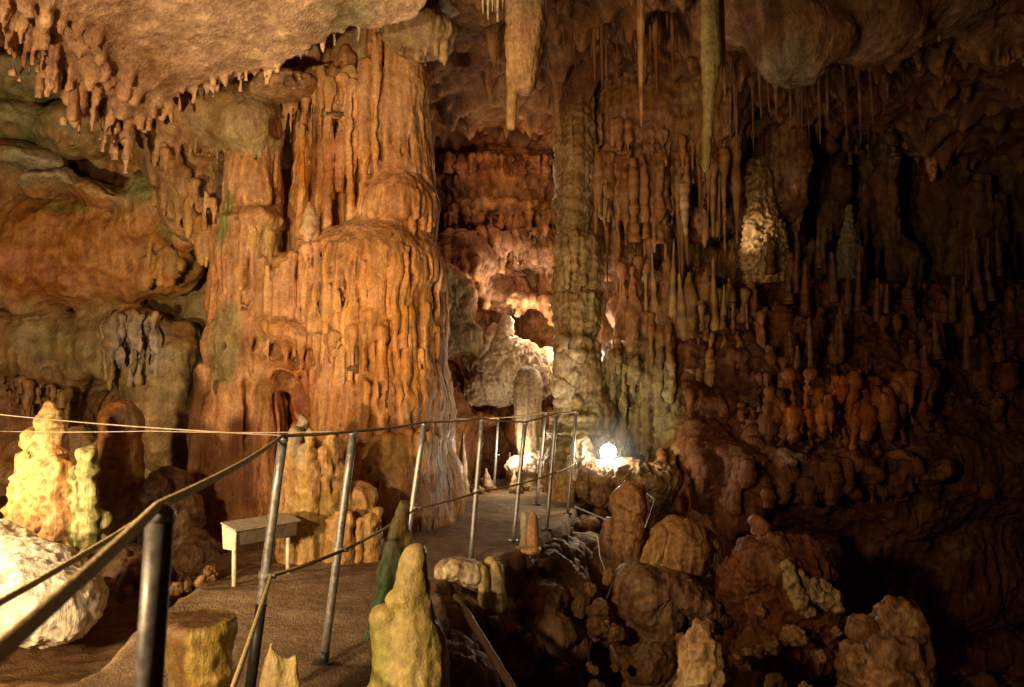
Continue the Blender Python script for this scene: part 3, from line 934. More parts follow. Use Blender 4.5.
gz = gz + rough * (1 - onp) * np.clip(.5 + drop, .5, 2.4)
gz = gz + onp * (.018 * fbm(p3, 2.2, 3, 46.) + .006 * fbm(p3, 14., 3, 47.) + .004 * fbm(p3, 40., 2, 48.)).reshape(gx.shape)
shx = np.clip(drop, 0, 1) * .22 * fbm(np.stack([gx.ravel(), gy.ravel(), gz.ravel()], 1), 1.8, 3, 49.).reshape(gx.shape)
gv = np.stack([(gx + shx).ravel(), (gy + shx).ravel(), gz.ravel()], 1)
ii = np.arange(nx * ny).reshape(nx, ny)
gq = np.stack([ii[:-1, :-1].ravel(), ii[1:, :-1].ravel(), ii[1:, 1:].ravel(), ii[:-1, 1:].ravel()], 1).astype(np.int32)
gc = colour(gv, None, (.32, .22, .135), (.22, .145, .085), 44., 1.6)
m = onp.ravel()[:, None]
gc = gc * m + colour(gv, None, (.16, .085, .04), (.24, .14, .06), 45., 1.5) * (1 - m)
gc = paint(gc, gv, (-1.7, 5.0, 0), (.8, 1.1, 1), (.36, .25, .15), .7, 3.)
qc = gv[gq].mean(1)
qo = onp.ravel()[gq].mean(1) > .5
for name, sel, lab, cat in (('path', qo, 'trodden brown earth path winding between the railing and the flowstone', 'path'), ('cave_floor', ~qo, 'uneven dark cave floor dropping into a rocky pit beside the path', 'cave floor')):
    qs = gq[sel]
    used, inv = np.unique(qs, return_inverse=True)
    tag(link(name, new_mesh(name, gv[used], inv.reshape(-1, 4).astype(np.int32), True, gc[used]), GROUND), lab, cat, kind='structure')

# rock face of the pit below the path edge
V = Vol((-1.2, 3.6, -2.7), (2.1, 11.0, .0), .028)
for i in range(330):
    y = random.uniform(3.8, 10.2)
    e = np.interp(y, edge_y, edge_x)
    z = -random.uniform(.06, 2.5)
    r = random.uniform(.10, .30)
    r = min(r, -z - .02) if z > -.3 else r
    V.ell((e - .10 - .18 * z + random.uniform(-.12, .06), y, z - .08), (r * random.uniform(.7, 1.1), r * random.uniform(.8, 1.6), r * random.uniform(.6, 1.0)), .07, ry=random.uniform(-.6, .6), rz=random.uniform(-.5, .5))
for i in range(110):
    y = random.uniform(7.2, 10.5)
    e = np.interp(y, edge_y, edge_x)
    z = -random.uniform(.10, 1.6)
    r = min(random.uniform(.12, .28), -z - .03)
    V.ell((e + .06 - .22 * z + random.uniform(-.1, .12), y, z - .05), (r, r * random.uniform(.8, 1.5), r), .06, ry=random.uniform(-.6, .6))
rock_obj('cave_floor', V, (.20, .11, .05), (.30, .18, .08), 'broken brown rock face dropping from the path edge into the pit', 'rock face', 'structure', mat=COARSE,
         paints=[((-.35, 5.6, -.3), (.4, .8, .5), (.42, .30, .13), .5)], lump=.06, flute=.012, fine=.025, pop=.03, off=15.0)
# ================================================================== SMALL BUILDERS
def tube(pts, r, seg=12, caps=True):
    pts = np.array(pts, float)
    n = len(pts)
    rr = np.full(n, r) if np.ndim(r) == 0 else np.array(r)
    tang = np.gradient(pts, axis=0)
    tang /= np.linalg.norm(tang, axis=1)[:, None] + 1e-9
    up = np.array([0, 0, 1.]) if abs(tang[0][2]) < .9 else np.array([1., 0, 0])
    v = []
    for i in range(n):
        a = np.cross(tang[i], up)
        a /= np.linalg.norm(a) + 1e-9
        b = np.cross(tang[i], a)
        for k in range(seg):
            t = 2 * math.pi * k / seg
            v.append(pts[i] + rr[i] * (a * math.cos(t) + b * math.sin(t)))
    f = [[i * seg + k, i * seg + (k + 1) % seg, (i + 1) * seg + (k + 1) % seg, (i + 1) * seg + k] for i in range(n - 1) for k in range(seg)]
    if caps:
        f.append(list(range(seg))[::-1])
        f.append([(n - 1) * seg + k for k in range(seg)])
    return np.array(v), f


def spike_mesh(name, seed, rows=26, seg=14, knob=.12, power=1.0, tipr=.08, flute=.1, bend=.2):
    """unit stalactite: radius 1 at the root, hanging to z = -1"""
    rnd = np.random.RandomState(seed)
    t = np.linspace(0, 1, rows)
    ph = rnd.uniform(0, 6, 8)
    kn = knob * (np.sin(t * 23 + ph[0]) * .5 + np.sin(t * 41 + ph[1]) * .3 + np.sin(t * 11 + ph[2]) * .6)
    prof = tipr + (1 - tipr) * (1 - t) ** power
    prof = prof * (1 + kn)
    prof[-1] *= .4
    v = []
    for i in range(rows):
        for k in range(seg):
            a = 2 * math.pi * k / seg
            q = prof[i] * (1 + flute * (math.sin(3 * a + ph[3]) * .5 + math.sin(5 * a + ph[4] + t[i] * 2) * .5 + rnd.uniform(-.25, .25)))
            v.append((q * math.cos(a) + bend * math.sin(t[i] * 2.2 + ph[5]) * t[i], q * math.sin(a) + bend * math.sin(t[i] * 1.9 + ph[6]) * t[i], -t[i]))
    f = [[i * seg + k, (i + 1) * seg + k, (i + 1) * seg + (k + 1) % seg, i * seg + (k + 1) % seg] for i in range(rows - 1) for k in range(seg)]
    f.append([(rows - 1) * seg + k for k in range(seg)][::-1])
    f.append(list(range(seg)))
    return np.array(v), f


MATS = {}



def tinted(col):
    if col not in MATS:
        MATS[col] = rock_material('calcite', tint=col, bump=.5, rough=.5, grain=50)
    return MATS[col]


LIB = {}


def spike(px, ybase, ytip, Y, rpx, col, label, group=None, kinds=(0, 1, 2, 3, 4, 5), power=None, cat='stalactite', name='stalactite', tiltx=0):
    a = P(px, ybase, Y)
    b = P(px + tiltx, ytip, Y)
    key = (random.choice(kinds), col)
    if key not in LIB:
        i = key[0]
        v, f = spike_mesh(name, 50 + i, power=(.8, 1.0, 1.3, .7, 1.1, .9)[i % 6], tipr=(.1, .12, .06, .25, .1, .15)[i % 6], knob=(.08, .15, .1, .12, .2, .06)[i % 6])
        me = new_mesh(name, v, f)
        me.materials.append(tinted(col))
        LIB[key] = me
    o = bpy.data.objects.new(name, LIB[key])
    COL.objects.link(o)
    o.location = a
    r = rpx * Y / FPX
    o.scale = (r, r, a[2] - b[2])
    o.rotation_euler = (0, math.atan2(a[0] - b[0], a[2] - b[2]) if a[2] > b[2] else math.atan2(b[0] - a[0], b[2] - a[2]), random.uniform(0, 6))
    return tag(o, label, cat, group)


# ================================================================== STALACTITES
V = Vol((-.3, 6.9, 3.3), (.75, 7.9, 6.6), .016)
V.cap(P(530, -120, 7.4), P(524, 84, 7.4), .24, .115, .04)
V.cap(P(538, -60, 7.35), P(535, 40, 7.35), .12, .06, .05)
V.cap(P(516, -60, 7.38), P(511, 126, 7.38), .10, .042, .05)
V.cap(P(545, -60, 7.45), P(532, 90, 7.45), .14, .03, .05)
rock_obj('stalactite', V, (.52, .29, .13), (.46, .30, .15), 'largest tan stalactite, broad and flat with a long narrow tip, at top centre', 'stalactite', lump=.02, flute=.014, fine=.012, off=51., ff=9)
V = Vol((1.5, 6.6, 3.0), (2.1, 7.3, 6.6), .012)
V.cap(P(710, -90, 7.0), P(710, 60, 7.0), .095, .075, .03)
V.cap(P(711, 50, 7.0), P(706, 170, 7.0), .078, .018, .03)
rock_obj('stalactite', V, (.42, .30, .11), (.36, .30, .12), 'long greenish yellow stalactite hanging furthest down at the top right of centre', 'stalactite', lump=.018, flute=.008, fine=.008, off=52., ff=9, band=.006)
spike(719, -40, 95, 7.1, 4, (.40, .2, .08), 'thin brown stalactite hanging just right of the long greenish one', kinds=(3,))
spike(641, -40, 126, 8.0, 5, (.38, .2, .08), 'slender brown stalactite hanging alone between the two largest stalactites', kinds=(3,))
for px, yt, r in ((483, 14, 2.5), (488, 20, 3), (493, 12, 2.2), (498, 22, 2.5), (503, 9, 2)):
    spike(px, -25, yt, 7.6, r, PALE, 'tiny pale stalactite in the cluster at the top left of the largest stalactite', 'tiny pale stalactites')
for i in range(60):
    px = random.uniform(556, 735)
    Y = random.uniform(9.2, 10.3)
    spike(px, -25, random.choice((15, 30, 45, 60, 80)) + random.uniform(-14, 16), Y, random.uniform(2, 4.5), random.choice(((.25, .11, .038), (.30, .14, .05), (.2, .085, .03))),
          'thin brown stalactite in the dense fringe under the vault at top centre', 'stalactites fringing the vault')
for i in range(26):
    px = random.uniform(728, 905)
    spike(px, 60 + random.uniform(-30, 0), 100 + random.uniform(-10, 60), random.uniform(10.2, 11.2), random.uniform(2.5, 5), (.24, .12, .055),
          'dark stalactite in the row hanging behind the right ceiling lobes', 'stalactites behind the right ceiling')
for i in range(34):
    px = random.uniform(592, 735)
    spike(px, 140 + random.uniform(-15, 10), 225 + random.uniform(-25, 75) * (1 if px < 690 else .4), random.uniform(11.3, 11.7), random.uniform(3.5, 8), random.choice(((.28, .14, .048), (.34, .18, .065), (.23, .105, .036))),
          'brown drip-stone rod in the curtain on the wall right of the column', 'curtain rods right of the column')
spike(684, 185, 236, 11.15, 6, (.5, .31, .15), 'short broad pale curtain tip lit from the left on the right centre wall', kinds=(3,))
for px, yb, yt, r, lab in ((657, 345, 250, 6, 'ringed tan stalagmite, left one of the tall pair on the right centre wall'), (673, 345, 240, 6, 'ringed tan stalagmite, taller right one of the pair on the right centre wall'),
                           (645, 350, 272, 4, 'slim tan stalagmite left of the tall ringed pair'), (683, 330, 273, 7, 'stubby brown stalagmite right of the tall ringed pair'),
                           (693, 330, 272, 6, 'stubby brown stalagmite second to the right of the ringed pair'), (716, 345, 255, 6, 'dark brown stalagmite standing alone on the slope right of the stubby ones'),
                           (725, 355, 285, 6, 'short dark stalagmite on the slope below the pale crusted one'), (632, 345, 285, 8, 'pale stalagmite beside the pink-lit recess')):
    spike(px, yb + 40, yt, 11.3, r * 1.5, (.34, .20, .08), lab, cat='stalagmite', name='stalagmite', kinds=(1, 4))
for px, yb, yt, Y, r, lab in ((432, 500, 440, 10.2, 9, 'grey stalagmite by the leaning post at the far end of the railing'), (463, 495, 432, 11.4, 7, 'tan stalagmite standing behind the middle posts'),
                              (450, 495, 455, 11.6, 6, 'short brown stalagmite behind the middle posts'), (575, 500, 470, 12.3, 8, 'small tan stalagmite left of the column base'),
                              (510, 490, 452, 12.6, 6, 'short stalagmite among the lit rocks at the end of the path'), (488, 500, 468, 12.0, 10, 'pale squat stalagmite at the end of the path'),
                              (513, 505, 470, 11.7, 8, 'whitish squat stalagmite beside the lit rock at the path end')):
    spike(px, yb, yt, Y, r, (.50, .36, .18), lab, cat='stalagmite', name='stalagmite', kinds=(1, 4))


# ================================================================== STALAGMITES AND BOULDERS
def lumpy(name, px, py, Y, parts, base, alt, label, cat, h=.016, mat=None, paints=(), off=0., **wk):
    """parts: ('c', x0, y0, x1, y1, r0, r1, dY) or ('e', x, y, rx, ry_depth, rz, dY, tilt), pixel places, pixel radii"""
    lo = np.full(3, 1e9)
    hi = -lo
    s = Y / FPX
    prim = []
    for p in parts:
        if p[0] == 'c':
            a, b = P(p[1], p[2], Y + p[7]), P(p[3], p[4], Y + p[7])
            m = max(p[5], p[6]) * s
            lo = np.minimum(lo, np.minimum(a, b) - m)
            hi = np.maximum(hi, np.maximum(a, b) + m)
            prim.append(('c', a, b, p[5] * s, p[6] * s))
        else:
            a = P(p[1], p[2], Y + p[6])
            r = np.array(p[3:6]) * s
            m = r.max()
            lo = np.minimum(lo, a - m)
            hi = np.maximum(hi, a + m)
            prim.append(('e', a, r, p[7]))
    V = Vol(lo - .08, hi + .08, h)
    k = wk.pop('k', .05)
    clip = wk.pop('clip', None)
    for p in prim:
        if p[0] == 'c':
            V.cap(p[1], p[2], p[3], p[4], k)
        else:
            V.ell(p[1], p[2], k, ry=p[3])
    if clip is not None:
        zt = P(512, clip, Y)[2]
        V.d = np.maximum(V.d, (V.ax[2] - zt)[None, None, :] - .02 * (V.ax[0] - a[0])[:, None, None]).astype(np.float32)
    return rock_obj(name, V, base, alt, label, cat, mat=mat, paints=paints, off=off, **wk)


lumpy('stalagmite', 410, 620, 3.3, [('c', 409, 780, 413, 640, 54, 30, 0), ('c', 411, 690, 415, 563, 36, 8, 0), ('c', 414, 580, 416, 555, 10, 7, 0), ('c', 388, 690, 385, 618, 20, 11, -.03),
                                    ('c', 436, 760, 428, 640, 22, 9, 0), ('c', 375, 760, 372, 690, 18, 8, 0), ('c', 404, 600, 396, 600, 9, 6, -.03)], (.70, .56, .19), (.64, .50, .17),
      'yellow knobbly stalagmite with two peaks in the foreground beside the pit', 'stalagmite', h=.009, mat=SMOOTH, k=.025, lump=.03, flute=.010, fine=.010, off=61., ff=9,
      paints=[(P(375, 660, 3.2), (.05, .2, .16), (.45, .45, .08), .7), (P(440, 620, 3.2), (.05, .2, .12), (.45, .46, .1), .6), (P(415, 560, 3.2), (.08, .2, .08), (.7, .52, .22), .8)])
lumpy('stalagmite', 200, 650, 2.95, [('c', 206, 770, 201, 625, 20, 33, 0), ('e', 200, 628, 36, 34, 20, 0, 0), ('e', 208, 672, 26, 28, 10, 0, 0)], (.58, .40, .12), (.45, .28, .1),
      'broken-off yellow stalagmite stump with brown rim at lower left', 'stalagmite', h=.010, k=.02, clip=617, lump=.02, flute=.008, fine=.010, off=62., ff=9,
      paints=[(P(200, 616, 2.9), (.3, .3, .035), (.14, .07, .03), .9), (P(175, 650, 2.85), (.05, .2, .2), (.18, .09, .04), .7), (P(222, 655, 2.85), (.06, .2, .12), (.6, .45, .1), .8)])
lumpy('stalagmite', 275, 665, 3.0, [('c', 276, 760, 274, 662, 26, 13, 0), ('c', 270, 690, 271, 644, 11, 5, 0), ('c', 290, 720, 293, 658, 14, 6, 0)], (.68, .52, .22), (.6, .46, .18),
      'small pale yellow stalagmite with jagged top in front of the steel post', 'stalagmite', h=.009, k=.02, lump=.02, flute=.006, fine=.006, off=63., ff=9)
lumpy('stalagmite', 395, 560, 4.7, [('c', 378, 650, 390, 570, 12, 10, 0), ('c', 390, 580, 400, 520, 11, 9, 0), ('c', 400, 530, 404, 506, 10, 7, 0), ('e', 408, 540, 6, 6, 9, 0, 0), ('e', 386, 600, 8, 7, 10, -.03, 0)], (.05, .12, .03), (.24, .18, .06),
      'slim stalagmite coated with green algae beside the yellow foreground one', 'stalagmite', h=.011, k=.03, lump=.03, flute=.012, fine=.01, off=64., ff=9, paints=[(P(403, 530, 4.6), (.04, .2, .12), (.35, .2, .06), .6)])
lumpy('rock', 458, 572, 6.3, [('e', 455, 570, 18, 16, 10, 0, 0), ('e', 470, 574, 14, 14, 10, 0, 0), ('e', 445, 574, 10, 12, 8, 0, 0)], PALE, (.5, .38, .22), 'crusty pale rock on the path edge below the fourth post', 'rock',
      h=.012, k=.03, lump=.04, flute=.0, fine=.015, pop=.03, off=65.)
lumpy('stalagmite', 484, 582, 6.25, [('c', 485, 602, 484, 570, 6, 5, 0)], YELLOW, PALE, 'short yellow stub on the path edge, left one of two', 'stalagmite', h=.01, k=.02, lump=.02, flute=.01, fine=.01, off=66.)
lumpy('stalagmite', 497, 580, 6.3, [('c', 498, 604, 497, 568, 8, 7, 0), ('e', 493, 562, 8, 8, 5, .1, 0)], YELLOW, PALE, 'fatter yellow stub on the path edge, right one of two', 'stalagmite', h=.01, k=.02, lump=.02, flute=.01, fine=.01, off=67.)
lumpy('stalagmite', 524, 530, 7.5, [('c', 524, 552, 525, 517, 5, 3.5, 0), ('e', 522, 550, 12, 12, 4, 0, 0)], GREY, TAN, 'short thin grey stub on the path, left of its twin at the sixth post', 'stalagmite', h=.011, k=.03, lump=.02, flute=.01, fine=.008, off=68.)
lumpy('stalagmite', 533, 530, 7.4, [('c', 533, 550, 533, 516, 5, 3.5, 0), ('e', 531, 550, 10, 12, 4, 0, 0)], GREY, TAN, 'short thin grey stub on the path, right of its twin at the sixth post', 'stalagmite', h=.011, k=.03, lump=.02, flute=.01, fine=.008, off=69.)

# left group beside the hidden floodlight
lumpy('stalagmite', 50, 480, 5.8, [('c', 44, 590, 46, 475, 38, 15, 0), ('c', 46, 490, 50, 425, 17, 8, 0), ('c', 50, 430, 51, 407, 8, 3.5, 0), ('c', 24, 580, 27, 462, 22, 9, 0), ('c', 58, 560, 56, 470, 14, 9, -.15),
                                   ('e', 35, 440, 9, 9, 9, 0, 0), ('c', 75, 580, 72, 505, 16, 10, -.05)], (.62, .33, .13), (.56, .32, .12),
      'tallest brightly lit knobbly stalagmite beside the white boulder at far left', 'stalagmite', h=.014, k=.035, lump=.03, flute=.012, fine=.015, pop=.06, off=71., ff=8, paints=[(P(40, 430, 5.7), (.2, .4, .15), (.5, .42, .16), .6)])
lumpy('stalagmite', 87, 480, 5.7, [('c', 80, 560, 77, 475, 8, 6, 0), ('c', 88, 540, 87, 458, 7, 6, 0), ('e', 87, 456, 6, 6, 5, 0, 0), ('e', 98, 520, 9, 9, 7, .1, 0), ('e', 99, 545, 9, 9, 10, .1, 0)], (.52, .42, .2), (.38, .36, .14),
      'pair of short greenish nubs in front of the tall lit stalagmite', 'stalagmite', h=.012, k=.03, lump=.02, flute=.008, fine=.012, pop=.05, off=72.)
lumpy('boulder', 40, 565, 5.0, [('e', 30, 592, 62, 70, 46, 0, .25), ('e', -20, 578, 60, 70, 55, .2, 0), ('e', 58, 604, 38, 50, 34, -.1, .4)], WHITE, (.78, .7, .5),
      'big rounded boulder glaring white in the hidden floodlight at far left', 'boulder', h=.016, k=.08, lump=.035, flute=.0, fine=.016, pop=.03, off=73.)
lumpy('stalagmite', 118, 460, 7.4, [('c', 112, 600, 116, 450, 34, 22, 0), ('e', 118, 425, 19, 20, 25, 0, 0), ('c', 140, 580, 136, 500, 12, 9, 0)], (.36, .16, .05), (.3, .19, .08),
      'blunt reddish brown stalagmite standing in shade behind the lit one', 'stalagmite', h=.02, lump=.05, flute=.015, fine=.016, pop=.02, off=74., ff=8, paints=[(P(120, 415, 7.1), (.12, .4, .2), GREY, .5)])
lumpy('rock', 165, 500, 7.3, [('e', 165, 520, 30, 34, 50, .3, 0), ('e', 156, 490, 10, 12, 15, -.1, 0), ('e', 195, 555, 25, 30, 22, 0, 0), ('e', 130, 570, 35, 34, 22, -.3, 0)], (.30, .14, .06), (.2, .12, .06),
      'dark broken rock heap between the shaded stalagmite and the flowstone pillar', 'rock', h=.02, lump=.07, flute=.01, fine=.02, pop=.03, off=75., crack=.035)

# around the visible lamp
lumpy('boulder', 622, 478, 10.5, [('e', 625, 478, 44, 40, 16, 0, .1), ('e', 600, 488, 24, 26, 15, 0, 0), ('e', 655, 482, 22, 25, 22, 0, 0), ('e', 640, 520, 40, 40, 40, .3, 0)], (.36, .21, .1), (.4, .26, .12),
      'brown rock ledge on which the lit lamp stands', 'boulder', h=.02, lump=.06, flute=.008, fine=.02, pop=.04, off=81., crack=.035)
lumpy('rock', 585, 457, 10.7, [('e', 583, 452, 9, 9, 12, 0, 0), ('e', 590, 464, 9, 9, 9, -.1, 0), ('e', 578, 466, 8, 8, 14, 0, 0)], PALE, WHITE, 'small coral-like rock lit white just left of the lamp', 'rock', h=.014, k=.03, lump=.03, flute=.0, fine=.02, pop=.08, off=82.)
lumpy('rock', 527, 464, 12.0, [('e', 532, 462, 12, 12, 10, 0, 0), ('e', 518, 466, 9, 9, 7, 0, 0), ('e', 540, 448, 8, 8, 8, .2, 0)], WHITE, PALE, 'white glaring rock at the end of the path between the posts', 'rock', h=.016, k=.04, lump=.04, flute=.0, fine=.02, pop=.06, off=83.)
lumpy('pillar', 630, 530, 8.5, [('c', 627, 620, 630, 495, 15, 12, 0), ('c', 627, 560, 628, 500, 13, 12, 0), ('e', 630, 492, 11, 11, 5, 0, 0)], (.48, .22, .075), (.42, .24, .09),
      'short orange stone pillar rising from the pit below the lamp', 'stalagmite', h=.014, lump=.05, flute=.025, fine=.018, pop=.02, off=84., ff=9)
lumpy('stalagmite', 608, 540, 8.6, [('c', 607, 600, 609, 522, 9, 6, 0), ('c', 617, 600, 616, 556, 9, 7, -.1), ('c', 597, 590, 600, 552, 8, 6, .1)], (.46, .26, .13), (.4, .24, .12),
      'low pinkish stub cluster at the left foot of the orange pillar', 'stalagmite', h=.014, lump=.03, flute=.01, fine=.012, off=85.)
lumpy('boulder', 682, 550, 7.8, [('e', 680, 552, 30, 30, 33, 0, .1), ('e', 697, 550, 20, 22, 26, .1, 0), ('e', 662, 562, 16, 20, 22, 0, 0), ('e', 690, 585, 20, 22, 16, 0, 0)], (.56, .34, .11), (.48, .25, .08),
      'rounded yellowish fluted boulder hanging over the pit', 'boulder', h=.014, lump=.06, flute=.045, fine=.02, off=86., ff=10, crack=.035)
lumpy('boulder', 650, 610, 7.0, [('e', 640, 602, 20, 22, 30, 0, .2), ('e', 662, 606, 18, 20, 30, .05, 0), ('e', 690, 600, 42, 30, 16, .1, .55), ('c', 650, 620, 655, 700, 34, 26, .1), ('e', 624, 640, 10, 12, 12, -.1, 0), ('e', 645, 660, 18, 20, 22, -.1, 0)],
      (.27, .155, .07), (.24, .12, .05), 'grey-brown lobed boulder in the pit below the yellowish fluted one', 'boulder', h=.015, lump=.08, flute=.025, fine=.025, pop=.02, off=87., crack=.035)
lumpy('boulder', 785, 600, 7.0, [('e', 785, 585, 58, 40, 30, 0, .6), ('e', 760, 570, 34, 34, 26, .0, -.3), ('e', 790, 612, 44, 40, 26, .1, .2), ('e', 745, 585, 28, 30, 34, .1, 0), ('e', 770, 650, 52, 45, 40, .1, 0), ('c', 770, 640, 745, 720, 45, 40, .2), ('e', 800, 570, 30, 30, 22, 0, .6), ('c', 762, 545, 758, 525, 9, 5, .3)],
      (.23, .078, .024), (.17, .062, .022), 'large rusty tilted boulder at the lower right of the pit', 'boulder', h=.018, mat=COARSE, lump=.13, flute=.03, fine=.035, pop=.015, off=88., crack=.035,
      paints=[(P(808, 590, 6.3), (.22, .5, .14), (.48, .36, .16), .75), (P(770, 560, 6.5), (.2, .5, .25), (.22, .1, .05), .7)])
lumpy('crust', 808, 590, 6.6, [('c', 786, 566, 796, 590, 5, 6, 0), ('c', 796, 588, 800, 600, 6, 7, 0), ('c', 800, 575, 812, 596, 4, 5, .05), ('c', 812, 592, 826, 602, 5, 6, 0), ('c', 822, 584, 836, 600, 4, 5, .05), ('c', 836, 596, 838, 606, 5, 4, 0), ('c', 800, 604, 808, 612, 6, 5, -.03), ('c', 814, 582, 816, 590, 3, 4, 0)],
      (.42, .31, .13), (.34, .22, .09), 'pale branching crust on the right flank of the rusty boulder', 'crust', h=.011, k=.03, lump=.03, flute=0., fine=.02, pop=.05, off=90.)
lumpy('stalagmite', 700, 660, 5.2, [('c', 700, 740, 701, 648, 22, 15, 0), ('c', 702, 670, 702, 630, 17, 9, 0), ('c', 690, 740, 690, 655, 14, 8, .08)], (.58, .40, .19), (.5, .3, .12),
      'pale stalagmite lit from the left at the bottom edge, left of the rusty boulder', 'stalagmite', h=.010, k=.03, lump=.035, flute=.02, fine=.016, pop=.045, off=101., ff=9)
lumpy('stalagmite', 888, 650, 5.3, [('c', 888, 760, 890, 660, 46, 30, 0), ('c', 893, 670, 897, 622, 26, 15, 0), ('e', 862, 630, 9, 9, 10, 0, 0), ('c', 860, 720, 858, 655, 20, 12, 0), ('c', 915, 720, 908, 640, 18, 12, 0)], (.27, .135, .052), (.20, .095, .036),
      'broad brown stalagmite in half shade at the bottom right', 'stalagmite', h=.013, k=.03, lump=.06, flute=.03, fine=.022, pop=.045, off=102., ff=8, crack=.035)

# far right formations
lumpy('stalagmite', 765, 220, 12.6, [('c', 765, 265, 763, 210, 14, 10, 0), ('c', 766, 350, 765, 265, 13, 14, .05), ('c', 755, 340, 754, 262, 8, 8, 0), ('c', 780, 345, 777, 262, 8, 9, 0), ('c', 764, 225, 758, 165, 13, 7, .1), ('c', 752, 262, 754, 220, 9, 6, -.1), ('c', 778, 268, 776, 225, 9, 6, 0)], (.48, .30, .12), (.36, .2, .08),
      'crusted stalagmite lit bright on its left side, high on the right wall', 'stalagmite', h=.02, k=.06, lump=.04, flute=.02, fine=.02, pop=.10, off=104., ff=8)
lumpy('stalagmite', 848, 255, 12.4, [('c', 846, 360, 848, 250, 12, 9, 0), ('c', 838, 360, 840, 285, 8, 5, .1), ('c', 860, 360, 857, 300, 8, 5, .1), ('c', 848, 255, 849, 208, 9, 3, 0)], (.22, .19, .10), (.17, .14, .07),
      'grey-green pointed stalagmite on the dark right-hand slope', 'stalagmite', h=.02, k=.06, lump=.04, flute=.015, fine=.02, pop=.03, off=105.)
arc = [(900, 100), (908, 97), (918, 98), (924, 106), (926, 118), (922, 128), (914, 136), (906, 142)]
lumpy('stone_curl', 915, 118, 13.4, [('c', *arc[i], *arc[i + 1], 3.5 + (i > 3), 4 + (i > 3), 0) for i in range(len(arc) - 1)] + [('c', 926, 92, 926, 148, 3, 2, .2), ('c', 940, 88, 938, 130, 2.5, 1.5, .2), ('e', 905, 144, 6, 6, 4, 0, 0), ('c', 931, 160, 932, 178, 4, 3, 0)],
      (.55, .27, .11), (.45, .2, .08), 'small curled formation glowing red in a dark hollow at far right', 'helictite', h=.02, k=.05, lump=.03, flute=.0, fine=.02, pop=.05, off=106.)
spike(1000, 66, 40, 9.2, 6, (.3, .2, .1), 'short knob under the ceiling rock at the right edge') if False else None

# ================================================================== RAILING
posts = [  # top px, top py, base px, Y, tall, label
    (160, 518, 131, 1.28, 'nearest railing post, dark and out of focus at lower left'),
    (283, 440, 253, 3.60, 'second railing post with black foot sleeve in front of the info box'),
    (353, 435, 327, 4.22, 'third railing post standing right of the info box'),
    (424, 425, 402, 5.80, 'fourth railing post rising behind the algae-green stalagmite'),
    (482, 421, 471, 6.85, 'fifth railing post at the crusty pale edge rock'),
    (525, 424, 513, 7.75, 'sixth railing post beside the twin grey stubs'),
    (556, 415, 546, 8.45, 'seventh railing post at the turn of the path'),
    (576, 413, 567, 9.6, 'last railing post against the base of the tiered column'),
    (545, 414, 536, 10.4, 'dim railing post just left of the seventh one'),
    (498, 419, 494, 12.0, 'thin far railing post on the far side of the path'),
    (448, 420, 436, 9.4, 'leaning far post by the grey stalagmite'),
]
SHADED_STEEL = plain_material('shaded_steel', (.13, .12, .11), .5, .6, .15, 30)  # darker copy of the steel, shade put into the nearest post's colour
TOPS, MIDS = [], []
for i, (tx, ty, bx, Y, lab) in enumerate(posts):
    top = P(tx, ty, Y)
    base = np.array([(bx - 512) / FPX * Y, Y + .02, -.02])
    root = empty('railing_post', base, 'galvanised ' + lab, 'post', 'railing posts along the path')
    r = .022 if Y < 9 else .02
    d = (top - base)
    u = d / np.linalg.norm(d)
    v, f = tube([d * t for t in np.linspace(0, 1, 6)], r, 18)
    link('tube', new_mesh('tube', v, f, True), STEEL if i else SHADED_STEEL, root)
    v, f = tube([d - u * .004, d + u * .012, d + u * .024], [r * 1.06, r * 1.06, r * .5], 16)
    link('cap', new_mesh('cap', v, f, True), STEEL, root)
    v, f = tube([d * .505 - u * .014, d * .505 + u * .014], r * 1.35, 16)
    link('collar', new_mesh('collar', v, f, False), STEEL, root)
    v, f = tube([d * .505 + np.array([r * .8, -.02, 0]), d * .505 + np.array([r * 2.6, -.035, 0])], .011, 8)
    link('rope_eye', new_mesh('rope_eye', v, f, True), STEEL, root)
    if i in (1, 2):
        hgt = .40 if i == 1 else .07
        v, f = tube([u * 0, d * hgt], r * 1.12, 18)
        link('sleeve', new_mesh('sleeve', v, f, True), DARKMETAL, root)
    v, f = tube([np.array([0, 0, .005]), np.array([0, 0, .03])], .055, 16)
    link('base_plate', new_mesh('base_plate', v, f, False), DARKMETAL, root)
    TOPS.append(top + np.array([.0, -.01, .02]))
    MIDS.append(base + d * .505 + np.array([r * 1.6, -.03, 0]))


def sag(pts, s=.02, n=8):
    out = []
    for a, b in zip(pts[:-1], pts[1:]):
        L = np.linalg.norm(b - a)
        for t in np.linspace(0, 1, n, endpoint=False):
            p = a + (b - a) * t
            p = p - np.array([0, 0, s * L * 4 * t * (1 - t) * .5])
            out.append(p)
    out.append(pts[-1])
    return out


def strand(name, pts, r, mat, label, cat, s=.02):
    v, f = tube(sag([np.array(p) for p in pts], s), r, 10)
    return tag(link(name, new_mesh(name, v, f, True), mat), label, cat)


